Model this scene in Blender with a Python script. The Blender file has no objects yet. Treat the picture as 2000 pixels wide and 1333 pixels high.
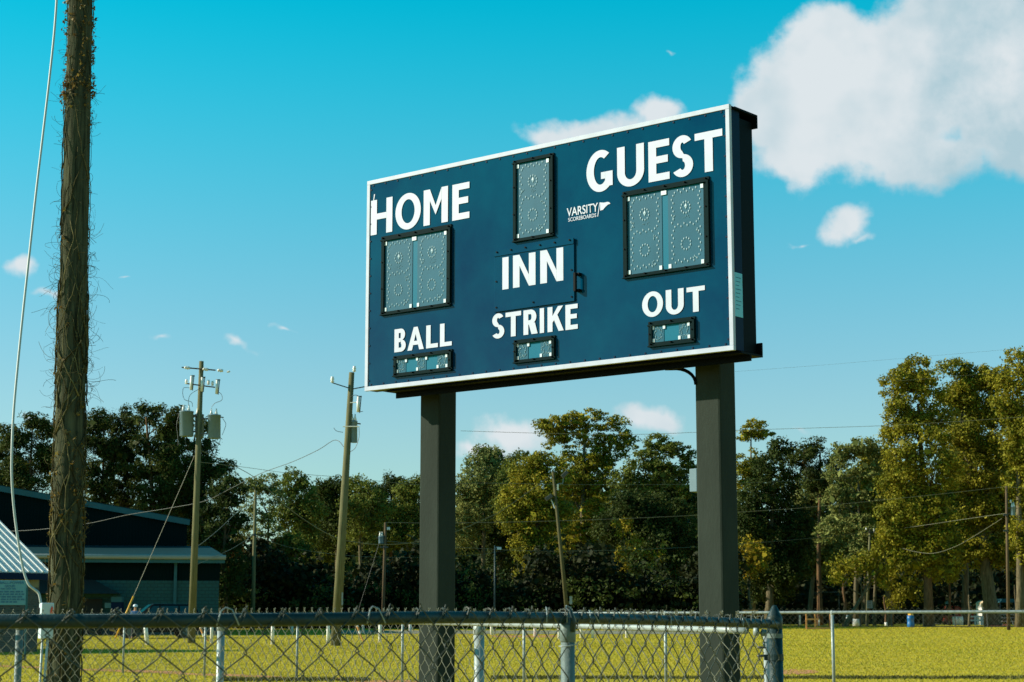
import bpy, math, random
import numpy as np
from mathutils import Vector, Matrix
random.seed(7); RNG = np.random.default_rng(7)
sc = bpy.context.scene
C = sc.collection
R = math.radians

# ------------------------------------------------------------------ camera
F = 3500.0; HC = 1.12; TH = math.atan(542.5 / F); CT, ST = math.cos(TH), math.sin(TH)
cd = bpy.data.cameras.new('camera'); cam = bpy.data.objects.new('camera', cd); C.objects.link(cam)
cam.location = (0, 0, HC); cam.rotation_euler = (math.pi / 2 + TH, 0, 0)
cd.sensor_width = 36; cd.lens = F / 2000 * 36; cd.clip_start = 0.1; cd.clip_end = 5000
cd.dof.use_dof = True; cd.dof.focus_distance = 12.5; cd.dof.aperture_fstop = 13
sc.camera = cam

# ------------------------------------------------------------------ light
SUN_EL = R(27)
SUN_AZ_VEC = Vector((-1.0, 0.03, 0)).normalized()
to_sun = SUN_AZ_VEC * math.cos(SUN_EL) + Vector((0, 0, math.sin(SUN_EL)))
sl = bpy.data.lights.new('sun', 'SUN'); so = bpy.data.objects.new('sun', sl); C.objects.link(so)
sl.energy = 5.0; sl.angle = R(0.53); sl.color = (1.0, 0.90, 0.72)
so.rotation_euler = to_sun.to_track_quat('Z', 'Y').to_euler(); so.location = (-20, 0, 20)
sc.view_settings.view_transform = 'Standard'; sc.view_settings.look = 'None'
sc.view_settings.exposure = 0.8; sc.view_settings.gamma = 1.0; sc.view_settings.use_curve_mapping = False

# the sky: Nishita, cooled to the photograph's cyan, with fair-weather clouds placed by direction
w = bpy.data.worlds.new('World'); sc.world = w; w.use_nodes = True
N = w.node_tree.nodes; L = w.node_tree.links; N.clear()
def nd(t, **k):
    n = N.new(t)
    for a, b in k.items(): setattr(n, a, b)
    return n
def setin(n, i, v):
    if v is None: return
    if isinstance(v, bpy.types.NodeSocket): L.new(v, n.inputs[i])
    else: n.inputs[i].default_value = v
def M(op, a, b=None, c=None):
    n = nd('ShaderNodeMath', operation=op); setin(n, 0, a); setin(n, 1, b); setin(n, 2, c); return n.outputs[0]
def SS(x, a, b):
    n = nd('ShaderNodeMapRange', interpolation_type='SMOOTHSTEP'); setin(n, 0, x); setin(n, 1, a); setin(n, 2, b); return n.outputs[0]
def MIXC(f, a, b, bt='MIX'):
    n = nd('ShaderNodeMix', data_type='RGBA', blend_type=bt); setin(n, 0, f); setin(n, 6, a); setin(n, 7, b); return n.outputs[2]
sky = nd('ShaderNodeTexSky', sky_type='NISHITA'); sky.sun_disc = False
sky.sun_elevation = SUN_EL; sky.sun_rotation = R(270); sky.air_density = 1.0; sky.dust_density = 0.6; sky.ozone_density = 1.2
tc = nd('ShaderNodeTexCoord'); sep = nd('ShaderNodeSeparateXYZ'); L.new(tc.outputs['Generated'], sep.inputs[0])
dx, dy, dz = sep.outputs
az = M('ARCTAN2', dx, dy); el = M('ARCSINE', dz)
tint = MIXC(SS(el, R(5), R(20.5)), (0.82, 1.16, 1.19, 1), (0.0, 1.66, 1.52, 1))
tint = MIXC(SS(el, R(22), R(65)), tint, (0.0, 0.75, 0.80, 1))
skyc = MIXC(1.0, sky.outputs[0], tint, 'MULTIPLY')
def noise(vec, scale, det, rough=0.55):
    n = nd('ShaderNodeTexNoise'); L.new(vec, n.inputs['Vector']); n.inputs['Scale'].default_value = scale
    n.inputs['Detail'].default_value = det; n.inputs['Roughness'].default_value = rough; return n
nz = noise(tc.outputs['Generated'], 9.0, 5); sepn = nd('ShaderNodeSeparateColor'); L.new(nz.outputs['Color'], sepn.inputs[0])
nzf = noise(tc.outputs['Generated'], 30.0, 9, 0.62)
azn = M('ADD', az, M('MULTIPLY', M('SUBTRACT', sepn.outputs[0], 0.5), 0.10))
eln = M('ADD', el, M('MULTIPLY', M('SUBTRACT', sepn.outputs[1], 0.5), 0.07))
def d_of(u, v):
    yy = -(v - 666.5) / F; x = (u - 1000) / F; fw = CT - ST * yy; up = ST + CT * yy
    return math.atan2(x, fw), math.atan2(up, math.hypot(x, fw))
blobs = [(1770, 150, 300, 150), (1900, 90, 200, 170), (1640, 110, 140, 130), (1560, 230, 140, 110), (1800, 300, 260, 70), (1560, 310, 130, 55), (2050, 230, 180, 110),
         (1170, 232, 165, 34), (1295, 208, 52, 36), (1070, 240, 60, 26), (1640, 425, 55, 42), (1675, 450, 45, 16), (1550, 452, 42, 11), (1350, 92, 14, 10),
         (8, 540, 32, 32), (40, 602, 80, 17), (330, 698, 60, 14), (520, 706, 50, 11), (10, 812, 45, 14), (225, 580, 60, 8), (600, 672, 30, 9),
         (985, 864, 84, 32), (1262, 840, 44, 26), (650, 955, 60, 14), (1610, 832, 34, 14), (930, 890, 60, 24)]
B = []
for (u, v, ru, rv) in blobs:
    a0, e0 = d_of(u, v); B.append((a0, e0, ru / F, rv / F))
# the same scattered cumulus elsewhere round the horizon
rb = random.Random(3)
for k in range(13):
    a0 = R(-170 + 25 * k + rb.uniform(-6, 6))
    if abs(a0) < R(24): continue
    e0 = R(rb.uniform(9, 26)); r0 = R(rb.uniform(2.5, 6)); B.append((a0, e0, r0, r0 * 0.45)); B.append((a0 + r0 * 0.8, e0 - r0 * 0.15, r0 * 0.6, r0 * 0.25))
mx = None
for (a0, e0, ra, re) in B:
    a = M('DIVIDE', M('SUBTRACT', azn, a0), ra); b = M('DIVIDE', M('SUBTRACT', eln, e0), re)
    d = M('SUBTRACT', 1.0, M('SQRT', M('ADD', M('MULTIPLY', a, a), M('MULTIPLY', b, b))))
    d = M('MULTIPLY_ADD', d, min(1.35, 26 * min(ra, re)) + 0.32, -0.20 if re < 0.0062 else 0.0)
    mx = d if mx is None else M('SMOOTH_MAX', mx, d, 0.12)
dens = M('ADD', mx, M('MULTIPLY', M('SUBTRACT', nzf.outputs[0], 0.5), 1.0))
cov = M('MULTIPLY', SS(dens, -0.05, 0.36), 0.97)
shade = M('MULTIPLY', SS(M('ADD', M('MULTIPLY', M('SUBTRACT', sepn.outputs[2], 0.5), 2.2), M('MULTIPLY', M('SUBTRACT', nzf.outputs[0], 0.5), 1.4)), -0.75, 0.35), M('ADD', M('MULTIPLY', SS(azn, d_of(1640, 200)[0], d_of(1900, 200)[0]), 1.0), 0.16))
# relief: billows are lighter on their sunward (left, upper) side
vsh = nd('ShaderNodeVectorMath', operation='ADD'); L.new(tc.outputs['Generated'], vsh.inputs[0]); vsh.inputs[1].default_value = (-0.010, 0.0, 0.007)
def bnoise(vec): return noise(vec, 16.0, 4, 0.5).outputs[0]
rel = M('SUBTRACT', bnoise(tc.outputs['Generated']), bnoise(vsh.outputs[0]))
shade = M('MULTIPLY_ADD', rel, 2.2, shade); shade = M('MINIMUM', M('MAXIMUM', shade, 0.0), 1.0)
ccol = MIXC(shade, (6.3, 6.75, 7.0, 1), (3.7, 5.1, 5.7, 1))
skyc2 = MIXC(cov, skyc, ccol)
bg = nd('ShaderNodeBackground'); L.new(skyc2, bg.inputs[0]); bg.inputs[1].default_value = 0.068
wo = nd('ShaderNodeOutputWorld'); L.new(bg.outputs[0], wo.inputs[0])

# ------------------------------------------------------------------ geometry helpers
def P(u, v, Y):
    x = (u - 1000) / F; yy = -(v - 666.5) / F; fw = CT - ST * yy; up = ST + CT * yy
    return Vector((x / fw * Y, Y, HC + up / fw * Y))
def gz(y):
    if y < 85: return 0.0
    if y < 155: return 0.55 * (y - 85) / 70
    return 0.55 + min(0.12, (y - 155) * 0.002)
def v_of(Y, z):
    t = (z - HC) / Y; yy = (t * CT - ST) / (CT + t * ST); return 666.5 - yy * F
def G(u, Y, z=None):
    z = gz(Y) if z is None else z
    p = P(u, v_of(Y, z), Y); return Vector((p.x, p.y, z))
def Yb(v):
    lo, hi = 5.0, 400.0
    for _ in range(50):
        m = (lo + hi) / 2
        if v_of(m, gz(m)) > v: lo = m
        else: hi = m
    return lo

def newobj(name, me, mat=None, parent=None):
    o = bpy.data.objects.new(name, me); C.objects.link(o)
    if mat: me.materials.append(mat)
    if parent: o.parent = parent
    return o
def tag(o, label=None, cat=None, group=None, kind=None):
    if label: o['label'] = label
    if cat: o['category'] = cat
    if group: o['group'] = group
    if kind: o['kind'] = kind
    return o
def empty(name, loc, label, cat, group=None, rz=0):
    o = bpy.data.objects.new(name, None); C.objects.link(o); o.location = loc; o.rotation_euler.z = rz
    o.empty_display_size = 0.1
    return tag(o, label, cat, group)

class MB:
    """collects geometry, builds ONE mesh object. Coordinates are world unless the parent offset is given."""
    def __init__(s): s.v = []; s.f = []
    def add(s, vs, fs):
        n = len(s.v); s.v += [tuple(p) for p in vs]; s.f += [tuple(i + n for i in q) for q in fs]; return s
    def box(s, c, sx, sy, sz, ax=(1, 0, 0), ay=(0, 1, 0), az=(0, 0, 1)):
        c = Vector(c); ax = Vector(ax) * sx / 2; ay = Vector(ay) * sy / 2; az = Vector(az) * sz / 2
        vs = [c + i * ax + j * ay + k * az for k in (-1, 1) for (i, j) in ((-1, -1), (1, -1), (1, 1), (-1, 1))]
        return s.add(vs, [(3, 2, 1, 0), (4, 5, 6, 7), (0, 1, 5, 4), (1, 2, 6, 5), (2, 3, 7, 6), (3, 0, 4, 7)])
    def tube(s, pts, r, n=8, cap=True, phase=0.0):
        pts = [Vector(p) for p in pts]; m = len(pts)
        rr = r if isinstance(r, (list, tuple)) else [r] * m
        vs = []; u = None
        for i in range(m):
            t = (pts[min(i + 1, m - 1)] - pts[max(i - 1, 0)]).normalized()
            if u is None:
                ref = Vector((0, 0, 1)) if abs(t.z) < 0.9 else Vector((1, 0, 0))
                u = t.cross(ref).normalized()
            else:
                u = (u - t * u.dot(t)).normalized()
            w_ = t.cross(u)
            for k in range(n):
                a = 2 * math.pi * k / n + phase
                vs.append(pts[i] + (u * math.cos(a) + w_ * math.sin(a)) * rr[i])
        fs = [(i * n + k, i * n + (k + 1) % n, (i + 1) * n + (k + 1) % n, (i + 1) * n + k) for i in range(m - 1) for k in range(n)]
        if cap: fs += [tuple(range(n - 1, -1, -1)), tuple((m - 1) * n + k for k in range(n))]
        return s.add(vs, fs)
    def poly(s, pts): return s.add(pts, [tuple(range(len(pts)))])
    def prism(s, pts, d):
        d = Vector(d); n = len(pts); pts = [Vector(p) for p in pts]
        return s.add(pts + [p + d for p in pts], [tuple(range(n)), tuple(range(2 * n - 1, n - 1, -1))] + [(i, (i + 1) % n, n + (i + 1) % n, n + i) for i in range(n)])
    def build(s, name, mat=None, parent=None, smooth=False, bevel=0, label=None, kind=None):
        off = Vector((0, 0, 0)); p = parent; rz = 0
        me = bpy.data.meshes.new(name)
        if parent is not None:
            root = parent
            while root.parent: root = root.parent
            Mi = Matrix.LocRotScale(root.location, root.rotation_euler, None).inverted()
            me.from_pydata([tuple(Mi @ Vector(q)) for q in s.v], [], s.f)
        else: me.from_pydata(s.v, [], s.f)
        me.validate(); me.update()
        import bmesh
        bm = bmesh.new(); bm.from_mesh(me); bmesh.ops.recalc_face_normals(bm, faces=bm.faces); bm.to_mesh(me); bm.free()
        if smooth: me.polygons.foreach_set('use_smooth', [True] * len(me.polygons))
        o = newobj(name, me, mat, parent)
        if bevel:
            b = o.modifiers.new('bevel', 'BEVEL'); b.width = bevel; b.segments = 2; b.limit_method = 'ANGLE'
        return tag(o, label, kind=kind)

def np_mesh(name, V, Q, mat, parent=None, smooth=False, kind=None, off=None):
    me = bpy.data.meshes.new(name); V = np.asarray(V, dtype=np.float32)
    if parent is not None: V = V - np.array(parent.location, dtype=np.float32)
    k = Q.shape[1]
    me.vertices.add(len(V)); me.vertices.foreach_set('co', V.ravel())
    me.loops.add(Q.size); me.loops.foreach_set('vertex_index', Q.astype(np.int32).ravel())
    me.polygons.add(len(Q)); me.polygons.foreach_set('loop_start', np.arange(0, Q.size, k, dtype=np.int32))
    try: me.polygons.foreach_set('loop_total', np.full(len(Q), k, dtype=np.int32))
    except Exception: pass
    if smooth: me.polygons.foreach_set('use_smooth', np.ones(len(Q), dtype=bool))
    me.update(calc_edges=True)
    o = newobj(name, me, mat, parent)
    if kind: o['kind'] = kind
    return o
def tubes_np(Pn, r, sides, ref):
    """Pn (W,N,3) polylines -> verts, quads"""
    Wn, Nn, _ = Pn.shape
    T = np.empty_like(Pn); T[:, 1:-1] = Pn[:, 2:] - Pn[:, :-2]; T[:, 0] = Pn[:, 1] - Pn[:, 0]; T[:, -1] = Pn[:, -1] - Pn[:, -2]
    T /= np.linalg.norm(T, axis=2, keepdims=True) + 1e-9
    U = np.cross(T, ref); U /= np.linalg.norm(U, axis=2, keepdims=True) + 1e-9
    Wv = np.cross(T, U)
    a = np.arange(sides) * 2 * np.pi / sides
    V = Pn[:, :, None, :] + r * (U[:, :, None, :] * np.cos(a)[None, None, :, None] + Wv[:, :, None, :] * np.sin(a)[None, None, :, None])
    idx = np.arange(Wn * Nn * sides).reshape(Wn, Nn, sides)
    A = idx[:, :-1, :]; Bq = np.roll(idx, -1, axis=2)[:, :-1, :]; Cq = np.roll(idx, -1, axis=2)[:, 1:, :]; D = idx[:, 1:, :]
    return V.reshape(-1, 3), np.stack([A, Bq, Cq, D], axis=-1).reshape(-1, 4)

# ------------------------------------------------------------------ materials
def mat(name, col, rough=0.7, metal=0.0, var=0.0, vscale=6.0, bump=0.0, bscale=40.0, col2=None, spec=0.5, stretch=None, coat=0.0, transl=None, rand=0.0):
    m = bpy.data.materials.new(name); m.use_nodes = True; nt = m.node_tree; b = nt.nodes['Principled BSDF']
    b.inputs['Roughness'].default_value = rough; b.inputs['Metallic'].default_value = metal
    b.inputs['Specular IOR Level'].default_value = spec; b.inputs['Coat Weight'].default_value = coat; b.inputs['Coat Roughness'].default_value = 0.06
    b.inputs['Base Color'].default_value = (*col, 1)
    tcn = nt.nodes.new('ShaderNodeTexCoord'); mp = nt.nodes.new('ShaderNodeMapping'); nt.links.new(tcn.outputs['Object'], mp.inputs[0])
    if stretch: mp.inputs['Scale'].default_value = stretch
    csock = None
    if var or col2:
        n = nt.nodes.new('ShaderNodeTexNoise'); n.inputs['Scale'].default_value = vscale; n.inputs['Detail'].default_value = 6; n.inputs['Roughness'].default_value = 0.65
        nt.links.new(mp.outputs[0], n.inputs['Vector'])
        mr = nt.nodes.new('ShaderNodeMapRange'); mr.inputs[1].default_value = 0.35; mr.inputs[2].default_value = 0.65; nt.links.new(n.outputs[0], mr.inputs[0])
        mx_ = nt.nodes.new('ShaderNodeMix'); mx_.data_type = 'RGBA'
        c2 = col2 if col2 else tuple(c * (1 - var) for c in col)
        mx_.inputs[6].default_value = (*(col if col2 else tuple(min(1, c * (1 + var)) for c in col)), 1); mx_.inputs[7].default_value = (*c2, 1)
        nt.links.new(mr.outputs[0], mx_.inputs[0]); csock = mx_.outputs[2]
    if rand:
        g = nt.nodes.new('ShaderNodeNewGeometry'); mr2 = nt.nodes.new('ShaderNodeMapRange'); mr2.inputs[3].default_value = 1 - rand; mr2.inputs[4].default_value = 1 + rand
        nt.links.new(g.outputs['Random Per Island'], mr2.inputs[0])
        vm = nt.nodes.new('ShaderNodeMix'); vm.data_type = 'RGBA'; vm.blend_type = 'MULTIPLY'; vm.inputs[0].default_value = 1
        if csock: nt.links.new(csock, vm.inputs[6])
        else: vm.inputs[6].default_value = (*col, 1)
        nt.links.new(mr2.outputs[0], vm.inputs[7]); csock = vm.outputs[2]
    if csock: nt.links.new(csock, b.inputs['Base Color'])
    if bump:
        n2 = nt.nodes.new('ShaderNodeTexNoise'); n2.inputs['Scale'].default_value = bscale; n2.inputs['Detail'].default_value = 5
        nt.links.new(mp.outputs[0], n2.inputs['Vector']); bp = nt.nodes.new('ShaderNodeBump'); bp.inputs['Strength'].default_value = bump; bp.inputs['Distance'].default_value = 0.02
        nt.links.new(n2.outputs[0], bp.inputs['Height']); nt.links.new(bp.outputs[0], b.inputs['Normal'])
    if transl:
        t = nt.nodes.new('ShaderNodeBsdfTranslucent'); ms = nt.nodes.new('ShaderNodeMixShader'); ms.inputs[0].default_value = transl
        if csock: nt.links.new(csock, t.inputs[0])
        else: t.inputs[0].default_value = (*col, 1)
        nt.links.new(b.outputs[0], ms.inputs[1]); nt.links.new(t.outputs[0], ms.inputs[2]); nt.links.new(ms.outputs[0], nt.nodes['Material Output'].inputs[0])
    return m
def wave_bump(m, scale, direction='X', dist=0.03, strength=1.0):
    nt = m.node_tree; b = nt.nodes['Principled BSDF']; tcn = nt.nodes.new('ShaderNodeTexCoord'); wv = nt.nodes.new('ShaderNodeTexWave')
    wv.bands_direction = direction; wv.inputs['Scale'].default_value = scale; nt.links.new(tcn.outputs['Object'], wv.inputs[0])
    bp = nt.nodes.new('ShaderNodeBump'); bp.inputs['Distance'].default_value = dist; bp.inputs['Strength'].default_value = strength
    nt.links.new(wv.outputs[1], bp.inputs['Height']); nt.links.new(bp.outputs[0], b.inputs['Normal']); return m
def brickmat(name, c1, c2, mortar, scale, bw, rh, rough=0.85, ms=0.02):
    m = bpy.data.materials.new(name); m.use_nodes = True; nt = m.node_tree; b = nt.nodes['Principled BSDF']; b.inputs['Roughness'].default_value = rough
    tcn = nt.nodes.new('ShaderNodeTexCoord'); sp = nt.nodes.new('ShaderNodeSeparateXYZ'); nt.links.new(tcn.outputs['Object'], sp.inputs[0])
    ad = nt.nodes.new('ShaderNodeMath'); nt.links.new(sp.outputs[0], ad.inputs[0]); nt.links.new(sp.outputs[1], ad.inputs[1])
    cb = nt.nodes.new('ShaderNodeCombineXYZ'); nt.links.new(ad.outputs[0], cb.inputs[0]); nt.links.new(sp.outputs[2], cb.inputs[1])
    br = nt.nodes.new('ShaderNodeTexBrick'); nt.links.new(cb.outputs[0], br.inputs[0])
    br.inputs['Color1'].default_value = (*c1, 1); br.inputs['Color2'].default_value = (*c2, 1); br.inputs['Mortar'].default_value = (*mortar, 1)
    br.inputs['Scale'].default_value = scale; br.inputs['Mortar Size'].default_value = ms; br.inputs['Brick Width'].default_value = bw; br.inputs['Row Height'].default_value = rh
    nt.links.new(br.outputs[0], b.inputs['Base Color'])
    bp = nt.nodes.new('ShaderNodeBump'); bp.inputs['Distance'].default_value = 0.01; bp.inputs['Strength'].default_value = 0.8; bp.invert = True
    nt.links.new(br.outputs['Fac'], bp.inputs['Height']); nt.links.new(bp.outputs[0], b.inputs['Normal']); return m

MAT = {}
MAT['galv'] = mat('galvanised_steel', (0.115, 0.15, 0.145), 0.5, 0.1, var=0.18, vscale=25, bump=0.15, bscale=120, spec=.2)
MAT['galv_dark'] = mat('shade_toned_steel', (0.012, 0.030, 0.034), 0.45, 0.0, var=0.25, vscale=18, bump=0.15, bscale=90, spec=.22)  # galvanised steel with the near rail's shade put into its colour
MAT['galv_bright'] = mat('bright_steel', (0.24, 0.28, 0.28), 0.45, 0.15, var=0.12, vscale=12, spec=.3)
MAT['wire'] = mat('fence_wire', (0.045, 0.055, 0.045), 0.5, 0.1, var=0.3, vscale=30, spec=.25)
MAT['wire_far'] = mat('fence_wire_far', (0.12, 0.125, 0.09), 0.5, 0.1, spec=.2)
MAT['navy'] = mat('navy_enamel', (0.0, 0.019, 0.060), 0.10, 0, col2=(0.0, 0.046, 0.092), vscale=0.85, spec=0.13)  # teal patches in the base colour imitate sky and cloud reflections
MAT['navy_side'] = mat('navy_side_enamel', (0.0, 0.010, 0.036), 0.5, 0, spec=0.08)
MAT['white'] = mat('white_vinyl', (0.42, 0.455, 0.56), 0.5, 0, var=0.05, vscale=9, spec=.2)
MAT['trim'] = mat('white_aluminium_trim', (0.37, 0.41, 0.51), 0.5, 0, var=0.08, vscale=9, spec=.2)
MAT['post'] = mat('charcoal_painted_post', (0.023, 0.030, 0.025), 0.7, 0, var=0.22, vscale=2.2, bump=0.10, bscale=60, stretch=(1, 1, 0.35), spec=.04)
MAT['black'] = mat('black_painted_steel', (0.001, 0.003, 0.004), 0.6, 0, spec=0.06)
MAT['frame'] = mat('dark_green_black_frame', (0.0, 0.010, 0.012), 0.7, 0.0, var=0.15, vscale=30, spec=.05)
MAT['lens'] = mat('grey_polycarbonate', (0.016, 0.088, 0.138), 0.4, 0, spec=.08, var=0.08, vscale=5)
MAT['lens2'] = mat('blue_polycarbonate', (0.0, 0.11, 0.18), 0.4, 0, spec=.08)
MAT['led'] = mat('led_lens', (0.10, 0.21, 0.26), 0.4, 0)
MAT['tab'] = mat('white_plastic_tab', (0.42, 0.50, 0.56), 0.4, 0)
MAT['wood'] = mat('weathered_pole_wood', (0.155, 0.15, 0.080), 0.9, 0, col2=(0.09, 0.085, 0.048), vscale=5, bump=0.15, bscale=30, stretch=(6, 6, 0.35), spec=.02)
MAT['wood_dim'] = mat('grey_pole_wood', (0.10, 0.092, 0.045), 0.9, 0, col2=(0.055, 0.05, 0.028), vscale=5, bump=0.12, bscale=30, stretch=(6, 6, 0.35), spec=.02)
MAT['wood_dark'] = mat('dark_pole_wood', (0.12, 0.085, 0.05), 0.9, 0, col2=(0.06, 0.045, 0.03), vscale=5, bump=0.12, bscale=30, stretch=(6, 6, 0.35), spec=.02)
MAT['wood_big'] = mat('mossy_pole_wood', (0.085, 0.088, 0.055), 0.95, 0, col2=(0.018, 0.022, 0.016), vscale=5, bump=0.45, bscale=22, stretch=(5, 5, 0.35), spec=.0)
MAT['vine'] = mat('dry_vine', (0.075, 0.066, 0.032), 0.9, 0, var=0.5, vscale=12, rand=0.6, spec=.02)
MAT['vine_leaf'] = mat('vine_leaves', (0.10, 0.055, 0.022), 0.8, 0, col2=(0.20, 0.15, 0.03), vscale=3, transl=0.3, rand=0.5)
MAT['bark'] = mat('tree_bark', (0.15, 0.125, 0.075), 0.9, 0, col2=(0.06, 0.05, 0.03), vscale=3, bump=0.6, bscale=8, stretch=(3, 3, 0.5), spec=.05)
MAT['bark_pine'] = mat('pine_bark', (0.15, 0.088, 0.045), 0.9, 0, col2=(0.065, 0.04, 0.022), vscale=3, bump=0.6, bscale=8, stretch=(3, 3, 0.6), spec=.05)
MAT['transformer'] = mat('pale_grey_enamel', (0.12, 0.185, 0.225), 0.5, 0, var=0.05, vscale=6, spec=.15)
MAT['porcelain'] = mat('white_porcelain', (0.62, 0.62, 0.58), 0.3, 0)
MAT['hardware'] = mat('dark_hardware', (0.06, 0.06, 0.055), 0.5, 0.4)
MAT['cable'] = mat('black_cable', (0.05, 0.055, 0.05), 0.6, 0)
MAT['cable_pale'] = mat('aluminium_cable', (0.13, 0.13, 0.085), 0.6, 0.1)
MAT['cable_white'] = mat('pale_grey_service_cable', (0.34, 0.38, 0.38), 0.55, 0)
MAT['yellow'] = mat('yellow_plastic', (0.62, 0.32, 0.02), 0.5, 0)
MAT['red'] = mat('red_plastic', (0.60, 0.05, 0.01), 0.35, 0)
MAT['darkmetal'] = wave_bump(mat('dark_green_metal_siding', (0.001, 0.007, 0.008), 0.7, 0.0, var=0.1, vscale=0.4, spec=.03), 1.6, 'X')
MAT['fascia'] = mat('pale_blue_fascia', (0.03, 0.10, 0.12), 0.6, 0, var=0.1, vscale=1, spec=.1)
MAT['gutter'] = mat('white_gutter', (0.24, 0.26, 0.24), 0.5, 0.0, var=0.08, vscale=1, spec=.1)
MAT['roofteal'] = mat('teal_roof_sheet', (0.008, 0.035, 0.042), 0.6, 0.0, spec=.08)
MAT['cmu'] = brickmat('painted_block', (0.006, 0.060, 0.064), (0.006, 0.052, 0.056), (0.003, 0.034, 0.037), 1.0, 0.4, 0.2)
MAT['brick'] = brickmat('tan_brick', (0.12, 0.095, 0.065), (0.045, 0.035, 0.03), (0.09, 0.085, 0.07), 1.0, 0.22, 0.075)
MAT['awning'] = mat('black_awning_cloth', (0.008, 0.010, 0.010), 0.85, 0)
MAT['glassdark'] = mat('dark_glass', (0.01, 0.03, 0.04), 0.1, 0)
MAT['roofwhite'] = mat('white_metal_roof', (0.56, 0.58, 0.56), 0.5, 0.05, var=0.06, vscale=2)
MAT['beige'] = mat('beige_fascia', (0.24, 0.20, 0.10), 0.7, 0)
MAT['banner'] = mat('pale_blue_banner', (0.08, 0.24, 0.30), 0.5, 0, var=0.05, vscale=2)
MAT['ink'] = mat('blue_ink', (0.01, 0.10, 0.20), 0.6, 0)
MAT['bollard'] = mat('white_painted_bollard', (0.70, 0.68, 0.64), 0.5, 0, var=0.08, vscale=4)
MAT['carpaint'] = mat('black_car_paint', (0.003, 0.005, 0.006), 0.35, 0, spec=.15)
MAT['windshield'] = mat('sky_toned_windscreen', (0.0, 0.05, 0.07), 0.25, 0, spec=.3)  # reflected sky is put into the glass colour as teal
MAT['tyre'] = mat('tyre_rubber', (0.012, 0.012, 0.012), 0.8, 0)
MAT['orangewood'] = mat('orange_lumber', (0.55, 0.24, 0.07), 0.75, 0, var=0.15, vscale=8)
MAT['bluebarrel'] = mat('blue_plastic_barrel', (0.005, 0.10, 0.28), 0.4, 0)
MAT['mulch'] = mat('red_mulch', (0.42, 0.075, 0.02), 0.9, 0, var=0.4, vscale=3, bump=0.6, bscale=10)
MAT['clay'] = mat('orange_clay', (0.40, 0.15, 0.055), 0.9, 0, var=0.2, vscale=2)
MAT['sand'] = mat('pale_sand', (0.50, 0.40, 0.24), 0.9, 0)
MAT['redpaint'] = mat('red_table_paint', (0.42, 0.05, 0.03), 0.5, 0)
MAT['skin'] = mat('skin', (0.42, 0.22, 0.14), 0.6, 0)
MAT['blueshirt'] = mat('blue_shirt', (0.02, 0.10, 0.26), 0.85, 0)
MAT['darkcloth'] = mat('dark_trousers', (0.02, 0.025, 0.035), 0.9, 0)
MAT['signgrey'] = mat('grey_metal_sign', (0.22, 0.25, 0.26), 0.5, 0.2)
MAT['paper'] = mat('pale_sticker', (0.12, 0.42, 0.55), 0.45, 0, var=0.08, vscale=20)
MAT['road'] = mat('grey_asphalt_road', (0.16, 0.16, 0.13), 0.9, 0, var=0.15, vscale=1)

# leaves
def leafmat(name, c1, c2, vs=0.35, rand=0.45, tr=0.28): return mat(name, c1, 0.62, 0, col2=c2, vscale=vs, transl=tr, rand=rand, spec=0.08)
LEAF = {
 'olive': leafmat('olive_leaves', (0.270, 0.225, 0.016), (0.125, 0.130, 0.014)),
 'green': leafmat('mid_green_leaves', (0.150, 0.165, 0.024), (0.070, 0.090, 0.018)),
 'pale': leafmat('pale_green_leaves', (0.215, 0.220, 0.060), (0.125, 0.148, 0.042)),
 'dark': leafmat('dark_green_leaves', (0.060, 0.075, 0.014), (0.024, 0.040, 0.011)),
 'pine': leafmat('pine_needles', (0.070, 0.082, 0.012), (0.024, 0.038, 0.012)),
 'gold': leafmat('golden_leaves', (0.31, 0.21, 0.014), (0.19, 0.165, 0.014)),
 'rust': leafmat('rusty_leaves', (0.15, 0.080, 0.014), (0.065, 0.060, 0.014)),
 'shade': leafmat('deep_wood_leaves', (0.020, 0.024, 0.006), (0.009, 0.013, 0.004), tr=.1),  # leaves coloured near black, the deep forest shade painted in
}

# ------------------------------------------------------------------ ground
ys = [-30, 0, 20, 50, 85, 92, 100, 110, 120, 130, 140, 155, 175, 215, 300, 600, 1200, 3000]
xs = [-2500, -600, -200, -100, -60, -40, -25, -12, 0, 12, 25, 40, 60, 100, 200, 600, 2500]
gb = MB(); gb.v = [(x, y, gz(y)) for y in ys for x in xs]; nx = len(xs)
gb.f = [(j * nx + i, j * nx + i + 1, (j + 1) * nx + i + 1, (j + 1) * nx + i) for j in range(len(ys) - 1) for i in range(nx - 1)]
gm = bpy.data.materials.new('lawn_soil'); gm.use_nodes = True; nt = gm.node_tree; b = nt.nodes['Principled BSDF']; b.inputs['Roughness'].default_value = 0.95; b.inputs['Specular IOR Level'].default_value = 0.1
tcn = nt.nodes.new('ShaderNodeTexCoord')
def gnoise(scale, sc3, det=6):
    mp = nt.nodes.new('ShaderNodeMapping'); mp.inputs['Scale'].default_value = sc3; nt.links.new(tcn.outputs['Object'], mp.inputs[0])
    n = nt.nodes.new('ShaderNodeTexNoise'); n.inputs['Scale'].default_value = scale; n.inputs['Detail'].default_value = det; n.inputs['Roughness'].default_value = 0.7; nt.links.new(mp.outputs[0], n.inputs[0])
    mr = nt.nodes.new('ShaderNodeMapRange'); mr.inputs[1].default_value = 0.36; mr.inputs[2].default_value = 0.64; nt.links.new(n.outputs[0], mr.inputs[0]); return mr.outputs[0]
def gmix(f, a, b_):
    m_ = nt.nodes.new('ShaderNodeMix'); m_.data_type = 'RGBA'
    for i, s in ((0, f), (6, a), (7, b_)):
        if isinstance(s, bpy.types.NodeSocket): nt.links.new(s, m_.inputs[i])
        else: m_.inputs[i].default_value = s
    return m_.outputs[2]
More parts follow.
